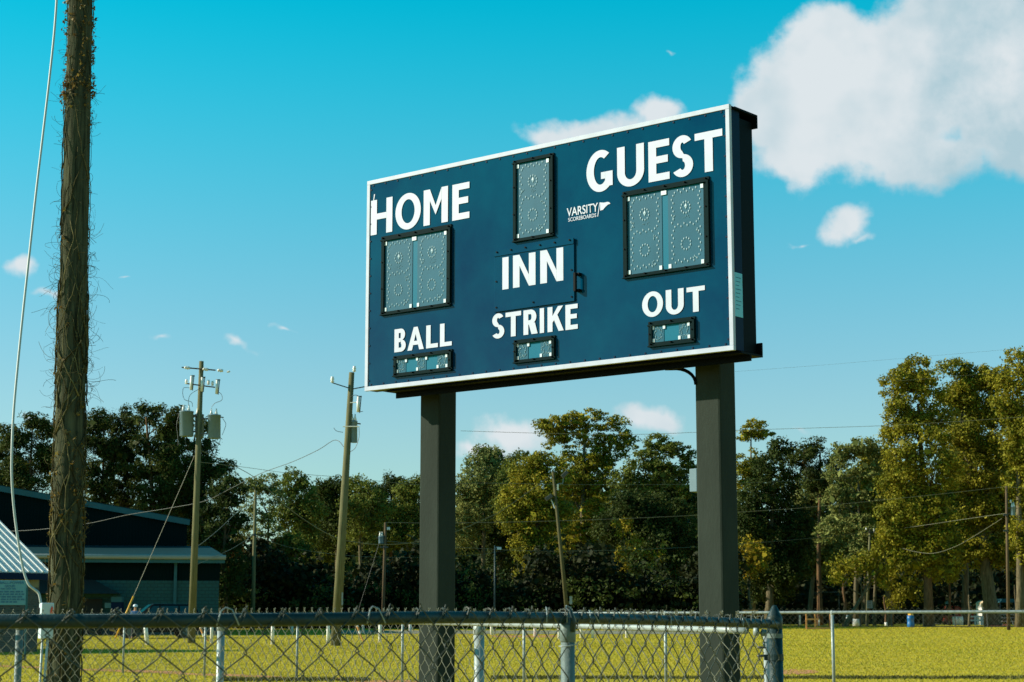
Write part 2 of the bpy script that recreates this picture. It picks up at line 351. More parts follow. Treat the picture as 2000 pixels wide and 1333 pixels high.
c = gmix(gnoise(0.10, (1, 0.5, 1)), (0.41, 0.325, 0.022, 1), (0.32, 0.285, 0.022, 1))
mfac = nt.nodes.new('ShaderNodeMath'); mfac.operation = 'MULTIPLY'; nt.links.new(gnoise(2.2, (1, 0.35, 1), 8), mfac.inputs[0]); mfac.inputs[1].default_value = 0.25
c = gmix(mfac.outputs[0], c, (0.30, 0.25, 0.016, 1))
mf2 = nt.nodes.new('ShaderNodeMath'); mf2.operation = 'MULTIPLY'; nt.links.new(gnoise(0.45, (1, 0.25, 1), 4), mf2.inputs[0]); mf2.inputs[1].default_value = 0.30
c = gmix(mf2.outputs[0], c, (0.46, 0.30, 0.03, 1))
nt.links.new(c, b.inputs['Base Color'])
go = gb.build('ground', gm); tag(go, kind='structure')

# road far across the field, clay strips: thin sheets following the ground
def strip(name, pts_near, pts_far, m, lift=0.006):
    s = MB(); n = len(pts_near)
    vs = [Vector((p.x, p.y, gz(p.y) + lift)) for p in pts_near] + [Vector((p.x, p.y, gz(p.y) + lift)) for p in pts_far]
    s.add(vs, [(i, i + 1, n + i + 1, n + i) for i in range(n - 1)])
    return s.build(name, m)
us = list(range(640, 1450, 45))
ro = strip('road', [G(u, Yb(1238.5 + (u - 760) * 0.0012)) for u in us], [G(u, Yb(1232.2 + (u - 760) * 0.0008)) for u in us], MAT['road'], 0.02); tag(ro, kind='structure')
def patch(name, u0, u1, vn, vf, m, seed, lift=0.006, n=26):
    rr = random.Random(seed); near = []; far = []
    for i in range(n + 1):
        t = i / n; u = u0 + (u1 - u0) * t; e = math.sin(math.pi * t) ** 0.35
        vm = (vn + vf) / 2; near.append(G(u, Yb(vm + (vn - vm) * e * rr.uniform(0.6, 1.1) + 0.01))); far.append(G(u, Yb(vm + (vf - vm) * e * rr.uniform(0.6, 1.1) - 0.01)))
    return tag(strip(name, near, far, m, lift), kind='structure')
patch('clay_patch', 1505, 1600, 1318.5, 1307.5, MAT['clay'], 1, n=16)
patch('clay_patch', 955, 1110, 1246, 1240.5, MAT['clay'], 2)
# warning-track strip that follows the far fence on its field side
FC0 = G(240, 38.0); FCt = Vector((.681 * 3.05, -.732 * 3.05, 0))
def FCp(t): return Vector((FC0.x, FC0.y, 0)) + FCt * t
FCn = Vector((.732, .681, 0))
rr = random.Random(5); nr = []; fr = []
for i in range(60):
    t = -3 + i * 0.16; p = FCp(t); nr.append(p + FCn * (0.25 + rr.uniform(0, .25))); fr.append(p + FCn * (1.15 + rr.uniform(-.35, .35)))
tag(strip('clay_strip', nr, fr, MAT['clay']), kind='structure')
tag(patch('sand_heap', 1810, 1838, 1220.5, 1218, MAT['sand'], 9, 0.04), kind='structure')
tag(patch('mulch_bed', 1925, 1972, 1224.5, 1219.5, MAT['mulch'], 10, 0.05), kind='structure')
tag(patch('mulch_bed', 1980, 2040, 1224.5, 1219, MAT['mulch'], 11, 0.05), kind='structure')

# grass blades: real little triangles, dense nearby, thinning with distance
def grass(n, y0, y1, h0, h1, wd, name, matl, seed):
    r = np.random.default_rng(seed)
    y = y0 * (y1 / y0) ** r.random(n); x = (r.random(n) * 2 - 1) * (y * 0.30 + 0.5)
    z = np.interp(y, [0, 85, 155, 400], [0, 0, .55, .67])
    a = r.random(n) * np.pi; h = (h0 + (h1 - h0) * r.random(n)); wdd = wd * (y / 30) * (0.6 + 0.8 * r.random(n)); h = h * (0.6 + 0.4 * y / 30).clip(0, 1.6)
    p = np.stack([x, y, z], 1); d = np.stack([np.cos(a), np.sin(a), np.zeros(n)], 1) * wdd[:, None] / 2
    lean = np.stack([r.normal(0, .35, n), r.normal(0, .35, n), np.ones(n)], 1) * h[:, None]
    V = np.stack([p - d, p + d, p + lean], 1).reshape(-1, 3)
    return np_mesh(name, V, np.arange(3 * n).reshape(-1, 3), matl, kind='stuff')
GM = mat('grass_blades', (0.42, 0.335, 0.024), 0.75, 0, col2=(0.27, 0.255, 0.022), vscale=0.5, rand=0.2, transl=0.3, spec=0.1)
g1 = grass(300000, 22, 170, 0.012, 0.034, 0.016, 'grass', GM, 4)
tag(g1, 'short yellow green mown grass covering the ball field', 'grass')
# a ragged darker row of uncut grass across the near field
def tuft_row(v, u0, u1, n, h, name, seed, sp=0.25):
    r = np.random.default_rng(seed); Y = Yb(v); p0 = G(u0, Y); p1 = G(u1, Y)
    t = r.random(n); x = p0.x + (p1.x - p0.x) * t; y = Y + r.normal(0, sp, n); keep = (np.sin(t * 40 + np.sin(t * 13) * 3) + r.random(n) * 2.2) > 0.4
    x = x[keep]; y = y[keep]; n = len(x); a = r.random(n) * np.pi; hh = h * (0.4 + 0.8 * r.random(n))
    p = np.stack([x, y, np.interp(y, [0, 85, 155, 400], [0, 0, .55, .67])], 1); d = np.stack([np.cos(a), np.sin(a), 0 * a], 1) * 0.02
    lean = np.stack([r.normal(0, .3, n), r.normal(0, .3, n), np.ones(n)], 1) * hh[:, None]
    V = np.stack([p - d, p + d, p + lean], 1).reshape(-1, 3); return np_mesh(name, V, np.arange(3 * n).reshape(-1, 3), GD, kind='stuff')
GD = mat('long_grass_blades', (0.075, 0.075, 0.015), 0.8, 0, rand=0.5, transl=0.2, spec=0.2)
tag(tuft_row(1325.5, 960, 2060, 9000, 0.06, 'long_grass', 6), 'dark ragged strip of longer grass across the near field', 'grass')
tag(tuft_row(1330, 420, 720, 2600, 0.07, 'long_grass', 7), 'short dark strip of longer grass beside the clay at left', 'grass')

# ------------------------------------------------------------------ trees
def leaf_cloud(cent, rad, per, size, rng, narrow=1.0):
    """cent (K,3), rad (K,3): leaves scattered through every clump -> quads (diamond leaves)"""
    K = len(cent); n = K * per
    c_ = np.repeat(cent, per, 0); r_ = np.repeat(rad, per, 0)
    d = rng.normal(size=(n, 3)); d /= np.linalg.norm(d, axis=1, keepdims=True); q = rng.random((n, 1)) ** 0.45
    p = c_ + d * q * r_
    nrm = d * 0.7 + rng.normal(size=(n, 3)) * 0.6 + np.array([0, 0, 0.25]); nrm /= np.linalg.norm(nrm, axis=1, keepdims=True)
    t = np.cross(nrm, rng.normal(size=(n, 3))); t /= np.linalg.norm(t, axis=1, keepdims=True); bq = np.cross(nrm, t)
    s = size * (0.55 + 0.8 * rng.random((n, 1)))
    V = np.stack([p - t * s * .5, p - bq * s * .32 * narrow, p + t * s * .5, p + bq * s * .32 * narrow], 1).reshape(-1, 3)
    return V, np.arange(4 * n).reshape(-1, 4)
SEED = [100]; LEAFN = [0]
def tree(name, label, u, Y, lobes, leaf='green', leafsz=0.30, clump=0.75, per=38, fill=1.0, trunk=0.28, bark='bark', topfrac=0.8, ubase=None, group='trees along the far side of the field',
         narrow=1.0, flat=0.85, limbs=True, ysq=0.9, white_base=False, infill=0.9, core=1.0):
    """lobes: (u, v, ru, rv) as seen from the camera at depth Y, built as real ellipsoids of leaf clumps"""
    SEED[0] += 1; rng = np.random.default_rng(SEED[0]); rr_ = random.Random(SEED[0])
    base = G(u if ubase is None else ubase, Y); root = empty(name, base, label, 'tree', group)
    k = Y / F; cents = []; rads = []; LB = []
    lobes = list(lobes)
    if name != 'pine_tree' and len(lobes) > 5:
        for _ in range(int(len(lobes) * infill)):
            a_ = rr_.choice(lobes); b_ = min([q_ for q_ in lobes if q_ is not a_], key=lambda q_: (q_[0] - a_[0]) ** 2 + (q_[1] - a_[1]) ** 2 + rr_.uniform(0, 2500)); t_ = rr_.uniform(.3, .7)
            sc__ = rr_.uniform(.55, .85); lobes.append((a_[0] + (b_[0] - a_[0]) * t_ + rr_.uniform(-9, 9), a_[1] + (b_[1] - a_[1]) * t_ + rr_.uniform(-8, 8), a_[2] * sc__, a_[3] * sc__))
    for (lu, lv, ru, rv) in lobes:
        dyy = rr_.uniform(-1, 1) * ru * k * 0.5
        c_ = P(lu, lv, Y + dyy); rx, rz = ru * k * 1.06, rv * k * 1.22; ry = min(rx, (rx + rz) / 2) * ysq
        LB.append((c_, rx, rz))
        area = (rx * rz + rx * ry + ry * rz) / 3
        K = max(5, int(5.4 * fill * area / (clump * clump)))
        d = rng.normal(size=(K, 3)); d /= np.linalg.norm(d, axis=1, keepdims=True)
        q = 0.35 + 0.65 * rng.random((K, 1)) ** 0.6
        cents.append(np.array(c_) + d * q * np.array([rx, ry, rz])); s = clump * (0.55 + 0.8 * rng.random((K, 1)))
        rads.append(np.concatenate([s, s, s * flat], 1))
    V, Q = leaf_cloud(np.concatenate(cents), np.concatenate(rads), int(per * 1.6), leafsz * 0.80, rng, narrow)
    if core and fill > .8:      # the dense inner foliage of each limb's leaf mass
        cc_ = np.array([tuple(t[0]) for t in LB]); cr_ = np.array([(t[1] * .80, t[1] * .7, t[2] * .78) for t in LB])
        for c1, r1 in zip(cc_, cr_):
            Vc, Qc = leaf_cloud(c1[None], r1[None], max(12, int(core * 16 * r1[0] * r1[2])), .62, rng, 1.0); Q = np.concatenate([Q, Qc + len(V)]); V = np.concatenate([V, Vc])
    LEAFN[0] += len(Q)
    np_mesh('crown', V, Q, LEAF[leaf], root)
    top = max(LB, key=lambda t: t[0].z)[0]; topz = base.z + (top.z - base.z) * topfrac
    tops = Vector((base.x + (top.x - base.x) * 0.75, Y, topz)); pts = []
    for i in range(9):
        t = i / 8; pts.append(base.lerp(tops, t) + Vector((math.sin(t * 5 + SEED[0]) * 0.25 * t * (1 - t * .3), math.cos(t * 4 + SEED[0]) * .2 * t, 0)))
    pts[0] = base - Vector((0, 0, 0.1))
    tb = MB().tube(pts, [trunk * (1.25 if i == 0 else 1 - 0.72 * i / 8) for i in range(9)], 10); tb.build('trunk', MAT[bark], root, smooth=True)
    if white_base:
        MB().tube([pts[0].lerp(pts[1], 0.02), pts[0].lerp(pts[1], 0.42)], [trunk * 1.27, trunk * 1.12], 10).build('painted_base', MAT['bollard'], root, smooth=True)
    if limbs:
        for (c_, rx, rz) in sorted(LB, key=lambda t: -t[1] * t[2])[:7]:
            zz = max(base.z + 0.25 * (topz - base.z), min(topz - 0.3, c_.z - rx * 0.9 - 0.5)); t = (zz - base.z) / (topz - base.z)
            i = min(7, int(t * 8)); st = pts[i].lerp(pts[i + 1], t * 8 - i); en = c_ + Vector((0, 0, rz * 0.3)); md = st.lerp(en, .5) + Vector((0, 0, -0.12 * (en - st).length * .5)) + Vector((rr_.uniform(-.2, .2), 0, 0))
            r0 = trunk * 0.42 * (1 - 0.5 * t)
            lb = MB().tube([st, st.lerp(md, .5) + Vector((0, 0, -.05)), md, md.lerp(en, .5) + Vector((rr_.uniform(-.15, .15), 0, .1)), en], [r0, r0 * .8, r0 * .62, r0 * .42, r0 * .15], 6)
            for kk in range(3):
                q = md.lerp(en, rr_.random()); dv = Vector((rr_.uniform(-1, 1), rr_.uniform(-1, 1), rr_.uniform(-.1, .9))).normalized() * rx * .8
                lb.tube([q, q + dv * .5 + Vector((0, 0, .1)), q + dv], [r0 * .35, r0 * .25, r0 * .08], 4)
            lb.build('limb', MAT[bark], root, smooth=True)
    return root

def spread(u0, u1, vtop, vbot, seed, n, rmin=22, rmax=55, shape=1.0):
    """random lobes filling a crown outline (dome between u0,u1, vtop,vbot)"""
    r = random.Random(seed); out = []; uc = (u0 + u1) / 2; ru = (u1 - u0) / 2; vc = vtop + (vbot - vtop) * 0.48; rv = (vbot - vtop) / 2
    for i in range(n):
        a = r.uniform(0, 2 * math.pi); q = r.random() ** 0.45 * 0.85; s = r.uniform(rmin, rmax)
        lu = uc + math.cos(a) * q * max(4, ru - s * .5); lv = vc + math.sin(a) * q * max(4, rv - s * .4) * shape
        out.append((lu, lv, s, s * r.uniform(.55, .85)))
    return out
def pine_lobes(u, vtop, vbot, wmax, seed, n=16):
    r = random.Random(seed); out = [(u, vtop + 14, 15, 13)]
    for i in range(n):
        t = (i + 0.5) / n; v = vtop + 16 + (vbot - vtop - 16) * t; wd = wmax * (0.35 + 0.65 * math.sin(math.pi * min(1, 0.22 + t * 0.75)))
        lu = u + r.choice((-1, 1)) * r.uniform(0.15, .85) * wd; s = r.uniform(16, 27)
        out.append((lu, v + r.uniform(-8, 8), s * 1.15, s * .55))
    return out
PG = 'tall pines behind the dark metal building'
def pine(label, u, vtop, vbot, wmax, seed, Y=135, n=16, leaf='pine', tr=0.2, group=PG, ubase=None):
    return tree('pine_tree', label, u, Y, pine_lobes(u, vtop, vbot, wmax, seed, n), leaf, 0.34, 0.62, 34, 1.25, tr, 'bark_pine', 0.96, ubase, group, narrow=0.5, flat=0.7)
pine('pine at the left edge of the photo, half cut off behind the drooping cable', 12, 858, 960, 46, 1, 137, 16)
pine('round topped pine with sky showing round its bare trunk, left of the vine covered pole', 66, 808, 960, 58, 2, 132, 26)
pine('narrow pine partly hidden behind the vine covered pole', 128, 850, 980, 34, 3, 138, 14)
pine('pine just right of the vine covered pole, with a ragged pointed top', 196, 802, 980, 44, 4, 134, 22)
pine('slim pine second to the right of the vine covered pole', 244, 797, 985, 34, 5, 136, 20)
pine('tallest and broadest dark pine, left of the transformer pole', 305, 788, 1000, 56, 6, 133, 34, tr=.24)
pine('dark pine directly behind the two grey transformers', 358, 822, 1020, 52, 7, 137, 28)
pine('dark pine whose crown slopes down right of the transformer pole', 405, 858, 1120, 52, 8, 134, 34, 'dark')
pine('low dark pine at the right end of the pine row, beside the block wall corner', 440, 925, 1180, 36, 9, 131, 26, 'dark')

# mid-left trees
TG = 'trees along the far side of the field'
tree('oak_tree', 'thin crowned tree with sky showing through it, behind the bare wooden pole', 520, 150,
     [(490, 960, 26, 22), (520, 945, 26, 18), (478, 1000, 20, 22), (510, 1000, 22, 18), (545, 975, 24, 16), (500, 1045, 24, 20), (470, 1040, 18, 20), (530, 1030, 18, 16)], 'pale', .26, .55, 26, .75, .22, flat=.5)
tree('oak_tree', 'fuller mid green tree leaning over the thin crowned one, top level with the sagging wire', 580, 158,
     [(572, 935, 30, 16), (560, 965, 32, 22), (592, 955, 28, 22), (575, 1000, 34, 22), (545, 1015, 28, 22), (610, 1000, 26, 24), (590, 1045, 36, 24)], 'green', .28, .62, 32, 1.0, .26)
tree('shrub_tree', 'small rusty orange tree at the foot of the dark pines beside the block wall', 462, 140,
     [(462, 1075, 20, 24), (455, 1110, 22, 26), (445, 1145, 20, 24), (470, 1120, 16, 26)], 'rust', .26, .5, 26, .9, .1)
tree('oak_tree', 'low green tree with gold patches, left of the leaning transformer pole', 560, 150,
     [(560, 1065, 34, 20), (530, 1085, 26, 24), (585, 1085, 30, 22), (555, 1120, 40, 26), (515, 1130, 26, 26), (600, 1130, 32, 30), (570, 1165, 44, 24)], 'green', .28, .6, 30, 1.0, .2)
tree('oak_tree', 'dark rounded tree directly behind the top half of the leaning transformer pole', 655, 165,
     [(640, 955, 30, 18), (665, 950, 30, 16), (620, 985, 32, 24), (655, 990, 38, 28), (690, 975, 30, 26), (640, 1035, 46, 34), (680, 1035, 40, 34)], 'dark', .28, .65, 32, 1.1, .3)
tree('oak_tree', 'mid green tree lit on top, between the leaning pole and the small transformer pole', 712, 160,
     [(700, 948, 28, 16), (722, 965, 26, 20), (700, 990, 34, 26), (730, 1010, 30, 26), (705, 1045, 40, 30)], 'green', .28, .62, 32, 1.1, .26)
pine('dark pointed pine behind the small transformer pole', 765, 925, 1040, 36, 12, 168, 16, 'dark', group=TG)
tree('oak_tree', 'mid green tree just left of the scoreboard left post', 800, 165,
     [(795, 960, 26, 18), (820, 950, 24, 18), (780, 1000, 32, 24), (815, 1000, 32, 28), (800, 1050, 40, 30), (760, 1050, 30, 26)], 'green', .28, .62, 30, 1.0, .26)
tree('oak_tree', 'tall pale green tree just right of the scoreboard left post', 940, 170,
     [(950, 890, 30, 16), (925, 910, 28, 18), (965, 905, 28, 18), (940, 940, 42, 26), (905, 960, 28, 26), (975, 950, 30, 26), (935, 1000, 50, 34), (900, 1040, 36, 34)], 'pale', .28, .6, 34, 1.0, .3)
tree('oak_tree', 'olive green tree between the pale tree and the flat topped oak', 1010, 166,
     [(1015, 905, 30, 20), (1000, 935, 32, 24), (1030, 940, 28, 26), (1000, 985, 38, 30)], 'green', .28, .6, 32, 1.0, .26)
# centre: the flat topped oak and its sunlit lower crown
tree('oak_tree', 'tallest central oak with a wide flat airy top below the scoreboard', 1130, 172,
     [(1150, 812, 34, 12), (1105, 822, 36, 15), (1075, 835, 28, 14), (1190, 828, 36, 14), (1225, 850, 20, 12), (1140, 850, 42, 20), (1090, 862, 26, 18), (1185, 868, 34, 18), (1060, 828, 16, 8),
      (1150, 1020, 44, 34), (1120, 1055, 40, 32), (1185, 1050, 40, 32), (1145, 1100, 48, 30), (1130, 895, 44, 24), (1165, 920, 44, 30), (1215, 880, 18, 12), (1115, 950, 50, 36), (1180, 975, 50, 40)], 'olive', .27, .6, 34, 1.0, .42, topfrac=.9, flat=.45)
tree('oak_tree', 'sunlit olive yellow tree behind the leaning floodlight pole', 1045, 150,
     [(1060, 905, 32, 18), (1030, 925, 34, 22), (1090, 925, 34, 24), (1005, 960, 32, 26), (1050, 965, 44, 30), (1000, 1010, 28, 28), (1045, 1020, 44, 34), (1085, 1000, 34, 30), (1025, 1065, 34, 30),
      (1060, 1085, 40, 34), (1035, 1120, 28, 26), (1080, 1135, 34, 22)], 'olive', .27, .6, 36, 1.1, .34)
tree('oak_tree', 'airy topped oak left of the scoreboard right post', 1290, 168,
     [(1285, 862, 26, 14), (1305, 880, 30, 16), (1265, 885, 28, 18), (1340, 885, 18, 14), (1345, 910, 14, 16), (1240, 915, 28, 18), (1290, 925, 36, 24), (1335, 950, 22, 20), (1215, 945, 26, 20), (1260, 965, 44, 28)], 'green', .27, .58, 34, .95, .32, flat=.5)
tree('oak_tree', 'dark green oak with gold sprays, behind the grey meter box', 1240, 155,
     [(1225, 990, 44, 30), (1275, 1000, 44, 32), (1320, 1010, 36, 34), (1200, 1040, 44, 34), (1260, 1055, 50, 36), (1320, 1070, 42, 34), (1230, 1110, 46, 30), (1300, 1120, 50, 32)], 'dark', .28, .62, 34, 1.2, .34)
tree('shrub_tree', 'small golden green sapling low in front of the dark oaks', 1225, 148,
     [(1220, 1030, 18, 16), (1245, 1065, 22, 18), (1210, 1090, 20, 18), (1225, 1130, 16, 18), (1275, 1085, 22, 14)], 'gold', .25, .5, 26, .8, .12)
tree('shrub_tree', 'small bright bush at the foot of the trees left of the right post', 1340, 146, [(1340, 1170, 20, 20), (1322, 1185, 18, 16)], 'gold', .24, .5, 24, .8, .08)
# right of the right post
tree('oak_tree', 'small topped tree with a bare forked crown, just right of the right post', 1472, 165,
     [(1472, 830, 26, 10), (1492, 848, 20, 9), (1455, 852, 18, 9), (1470, 905, 34, 24), (1450, 940, 30, 30), (1490, 940, 28, 26)], 'olive', .26, .5, 30, .95, .22, topfrac=.93, flat=.5)
tree('oak_tree', 'massive dark oak between the right post and the bare trunked pine', 1500, 160,
     [(1520, 870, 20, 10), (1545, 885, 18, 12), (1500, 905, 30, 20), (1525, 940, 36, 30), (1480, 975, 44, 32), (1535, 990, 42, 34), (1465, 1025, 40, 34), (1515, 1045, 52, 38), (1560, 1040, 36, 34), (1480, 1090, 48, 36), (1540, 1105, 48, 38), (1500, 1145, 56, 28)],
     'dark', .28, .62, 36, 1.25, .4)
tree('oak_tree', 'gold lit low tree at the right post, its pale trunk showing beneath', 1466, 146,
     [(1462, 1075, 30, 22), (1485, 1095, 28, 18), (1455, 1110, 30, 20)], 'gold', .26, .55, 30, .95, .2, group=TG)
tree('pine_tree', 'tall pine with a long bare straight trunk and a compact dark crown', 1602, 158, pine_lobes(1600, 860, 960, 46, 21, 14), 'pine', .32, .6, 32, 1.1, .26, 'bark_pine', .97, group=TG, narrow=.55)
tree('oak_tree', 'airy pale olive tree with sky gaps, between the bare trunked pine and the great oak', 1672, 152,
     [(1680, 868, 34, 14), (1650, 885, 30, 18), (1710, 880, 26, 16), (1640, 925, 32, 20), (1690, 920, 34, 20), (1730, 915, 22, 20), (1625, 970, 28, 20), (1670, 975, 32, 18), (1715, 965, 26, 20), (1640, 1020, 36, 20), (1690, 1030, 34, 20), (1615, 1045, 26, 16), (1680, 1080, 34, 22)],
     'pale', .26, .52, 30, .92, .24, flat=.6, white_base=True, core=.5)
tree('oak_tree', 'low golden tree with leaves hanging over a cut brown trunk', 1650, 146,
     [(1655, 1108, 36, 16), (1690, 1100, 30, 20), (1640, 1130, 22, 12), (1730, 1085, 30, 30), (1715, 1130, 26, 18)], 'olive', .26, .55, 30, .9, .2, ubase=1650)
tree('oak_tree', 'great sunlit oak with the highest crown on the left of the big pair', 1815, 146,
     [(1790, 722, 40, 20), (1755, 745, 30, 22), (1750, 785, 28, 24), (1800, 765, 46, 28), (1775, 820, 44, 30), (1830, 815, 44, 30), (1745, 850, 28, 24), (1800, 870, 56, 34), (1765, 910, 44, 28), (1830, 920, 50, 34),
      (1740, 950, 28, 22), (1790, 965, 50, 32), (1755, 1000, 40, 30), (1820, 1010, 50, 34), (1780, 1050, 46, 32), (1740, 1045, 26, 24), (1835, 1065, 44, 32), (1790, 1100, 44, 26), (1840, 1110, 36, 24)],
     'olive', .27, .6, 38, 1.1, .40, topfrac=.86, bark='bark_pine', core=.6)
tree('oak_tree', 'great oak behind the tall transformer pole, with a thick pale trunk in red mulch', 1940, 152,
     [(1880, 768, 34, 26), (1912, 735, 34, 22), (1862, 722, 32, 18), (1900, 745, 36, 22), (1870, 780, 40, 28), (1945, 745, 34, 22), (1920, 800, 46, 32), (1880, 850, 46, 34), (1960, 810, 44, 34), (1930, 870, 54, 36), (1890, 930, 50, 36), (1960, 920, 54, 40), (1900, 1000, 52, 38), (1970, 1000, 48, 40), (1910, 1070, 50, 34), (1975, 1080, 44, 34)],
     'olive', .28, .62, 36, 1.15, .62, topfrac=.84, ubase=1940, core=.6)
tree('oak_tree', 'tall olive oak cut off by the right edge of the photo', 2010, 143,
     [(1960, 735, 26, 20), (1965, 790, 30, 26), (1992, 702, 28, 18), (1985, 745, 32, 26), (2030, 740, 44, 30), (2000, 800, 40, 34), (2050, 820, 50, 44), (1990, 860, 36, 32), (2030, 900, 56, 44), (1985, 940, 30, 30), (2020, 990, 50, 44), (1995, 1050, 34, 30), (2040, 1080, 50, 40)],
     'olive', .27, .6, 38, 1.1, .34, topfrac=.86, ubase=1992)
tree('oak_tree', 'gold spotted small tree with a thin pole like trunk under the great oak', 1735, 150, [(1738, 1130, 16, 16), (1760, 1150, 24, 22), (1790, 1150, 26, 22), (1745, 1170, 22, 16)], 'olive', .25, .5, 26, .8, .08)
tree('oak_tree', 'green tree filling the gap behind the bare trunked pine', 1580, 172, spread(1540, 1645, 915, 1150, 31, 17, 26, 42), 'pale', .28, .62, 34, 1.0, .28)
tree('oak_tree', 'mid green tree behind the airy pale olive tree', 1690, 174, spread(1630, 1765, 880, 1150, 32, 22, 26, 46), 'green', .28, .62, 34, 1.0, .3)
tree('oak_tree', 'olive tree merging into the lower left side of the great sunlit oak', 1735, 160, spread(1680, 1790, 850, 1110, 33, 20, 24, 40), 'olive', .27, .58, 34, 1.0, .26)
tree('oak_tree', 'olive tree closing the gap between the two great oaks', 1885, 160, spread(1840, 1940, 745, 1110, 34, 18, 24, 38), 'green', .27, .6, 30, .9, .34, core=.4, infill=.3)
tree('oak_tree', 'dark green tree behind the sunlit olive one between the board posts', 975, 176, spread(900, 1060, 905, 1140, 35, 20, 28, 44), 'dark', .28, .62, 34, 1.0, .3)
tree('oak_tree', 'green tree behind the airy topped oak left of the right post', 1330, 176, spread(1230, 1380, 900, 1120, 36, 18, 28, 44), 'dark', .28, .62, 34, 1.0, .3)
tree('oak_tree', 'mid green tree joining the thin crowned tree and the dark rounded one', 610, 170, spread(560, 700, 950, 1120, 37, 16, 26, 40), 'green', .28, .62, 34, 1.0, .28)
# pale bare trunks showing below the crowns at the right
def snag(name, label, u, vtop, Y, r0, lean=0, m='bark', white=False, cat='tree trunk'):
    b_ = G(u, Y); t = P(u + lean, vtop, Y); root = empty(name, b_, label, cat, 'bare trunks under the trees at right')
    mid = b_.lerp(t, .5) + Vector((r0 * .8, 0, 0))
    MB().tube([b_ - Vector((0, 0, .1)), b_.lerp(t, .2), mid, b_.lerp(t, .8), t], [r0 * 1.25, r0, r0 * .9, r0 * .75, r0 * .45], 9).build('trunk', MAT[m], root, smooth=True)
    MB().tube([mid, mid + Vector((r0 * 4, 0, .5))], [r0 * .35, r0 * .1], 5).build('stub_branch', MAT[m], root)
    if white: MB().tube([b_, b_.lerp(t, .14)], [r0 * 1.27, r0 * 1.15], 9).build('painted_base', MAT['bollard'], root, smooth=True)
snag('bare_trunk', 'straight brown cut trunk standing between the pine and the white based trunk', 1649, 1139, 150, .17, -2, 'bark_pine')
snag('bare_trunk', 'thin pale trunk behind the utility pole sign', 1708, 1060, 155, .14, -2, 'bark')
snag('bare_trunk', 'thin leaning trunk with its foot painted white, right of the pole sign', 1731, 1165, 148, .10, -5, 'bark_pine', True)
snag('bare_trunk', 'thin straight brown snag behind the top rail, left of the blue barrel', 1743, 1123, 152, .09, 3, 'bark_pine')
snag('bare_trunk', 'short jagged dead stem between the great oak trunks', 1893, 1162, 148, .10, -1, 'bark')
snag('bare_trunk', 'tall thin dead stem just right of the tall transformer pole', 1985, 1143, 156, .06, -4, 'bark')
snag('bare_trunk', 'brown trunk standing left of the right most fence post', 1995, 1110, 158, .20, -3, 'bark_pine')
snag('bare_trunk', 'slim dark stem close behind the reddish great oak trunk', 1854, 1110, 158, .12, -1, 'bark_pine')
snag('bare_trunk', 'faint thin pale stem left of the utility pole sign', 1683, 1128, 158, .07, -1, 'bark')

# the far wood behind, one dark mass of leaves
rng = np.random.default_rng(55)
tu = np.array([-700, 0, 380, 470, 560, 650, 760, 860, 950, 1050, 1200, 1350, 1450, 1600, 1720, 1850, 2000, 2700]); tv = np.array([940, 1000, 985, 1085, 1050, 985, 985, 985, 960, 950, 970, 960, 985, 1060, 1010, 930, 900, 900])
def wood(name, label, K, u0, u1, y0, y1, tops, cl, lf, per, mt, pw=.9, seed=1, cat='woods'):
    rg = np.random.default_rng(seed); uu = rg.uniform(u0, u1, K); Yd = rg.uniform(y0, y1, K); vt = tops(uu) + rg.normal(0, 9, K); vv = vt + (1226 - vt) * rg.random(K) ** pw
    cen = np.array([tuple(P(a, b_, c_)) for a, b_, c_ in zip(uu, vv, Yd)]); s = cl * (0.6 + rg.random((K, 1)))
    V, Q = leaf_cloud(cen, np.concatenate([s * 1.3, s, s * .75], 1), per, lf, rg)
    return tag(np_mesh(name, V, Q, LEAF[mt], kind='stuff'), label, cat)
T0 = lambda u: np.interp(u, tu, tv)
wood('woods', 'dark dense woods behind the trees all along the far side of the field', 5200, -700, 2700, 188, 215, T0, 1.15, .95, 9, 'dark', seed=1)
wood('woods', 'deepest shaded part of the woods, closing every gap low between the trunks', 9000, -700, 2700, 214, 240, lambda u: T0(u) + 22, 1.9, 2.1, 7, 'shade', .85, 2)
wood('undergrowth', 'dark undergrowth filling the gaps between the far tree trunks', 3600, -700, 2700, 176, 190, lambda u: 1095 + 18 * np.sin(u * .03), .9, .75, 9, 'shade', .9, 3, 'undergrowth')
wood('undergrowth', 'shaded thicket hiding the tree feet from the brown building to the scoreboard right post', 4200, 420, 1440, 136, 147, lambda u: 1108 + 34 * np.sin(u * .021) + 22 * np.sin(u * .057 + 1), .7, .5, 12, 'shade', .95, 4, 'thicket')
wood('undergrowth', 'leafy bushes lit here and there in front of the shaded thicket', 230, 420, 1440, 133, 138, lambda u: 1090 + 45 * np.sin(u * .013), .6, .26, 30, 'dark', .8, 5, 'bushes')
#@@PART2@@
# ------------------------------------------------------------------ scoreboard
BA = Vector((-1.040, 12.584, 0)); BB = Vector((1.3312, 10.6152, 0)); BW = (BB - BA).length
bd = (BB - BA).normalized(); bn = Vector((bd.y, -bd.x, 0)); ZB, ZT = 2.7105, 4.234      # bn points to the camera side
if bn.y > 0: bn = -bn
UP = Vector((0, 0, 1))
def BP(u, v):
    """pixel -> (s, z) on the board's face"""
    p = P(u, v, 1.0); o = Vector((0, 0, HC)); d = p - o; t = (BA - o).dot(bn) / d.dot(bn) if abs(d.dot(bn)) > 1e-9 else 0
    q = o + d * (((BA.x - o.x) * bn.x + (BA.y - o.y) * bn.y) / (d.x * bn.x + d.y * bn.y)); return (q - BA).x * bd.x + (q - BA).y * bd.y, q.z
def W3(s, z, out=0.0): return Vector((BA.x, BA.y, 0)) + bd * s + bn * out + UP * z
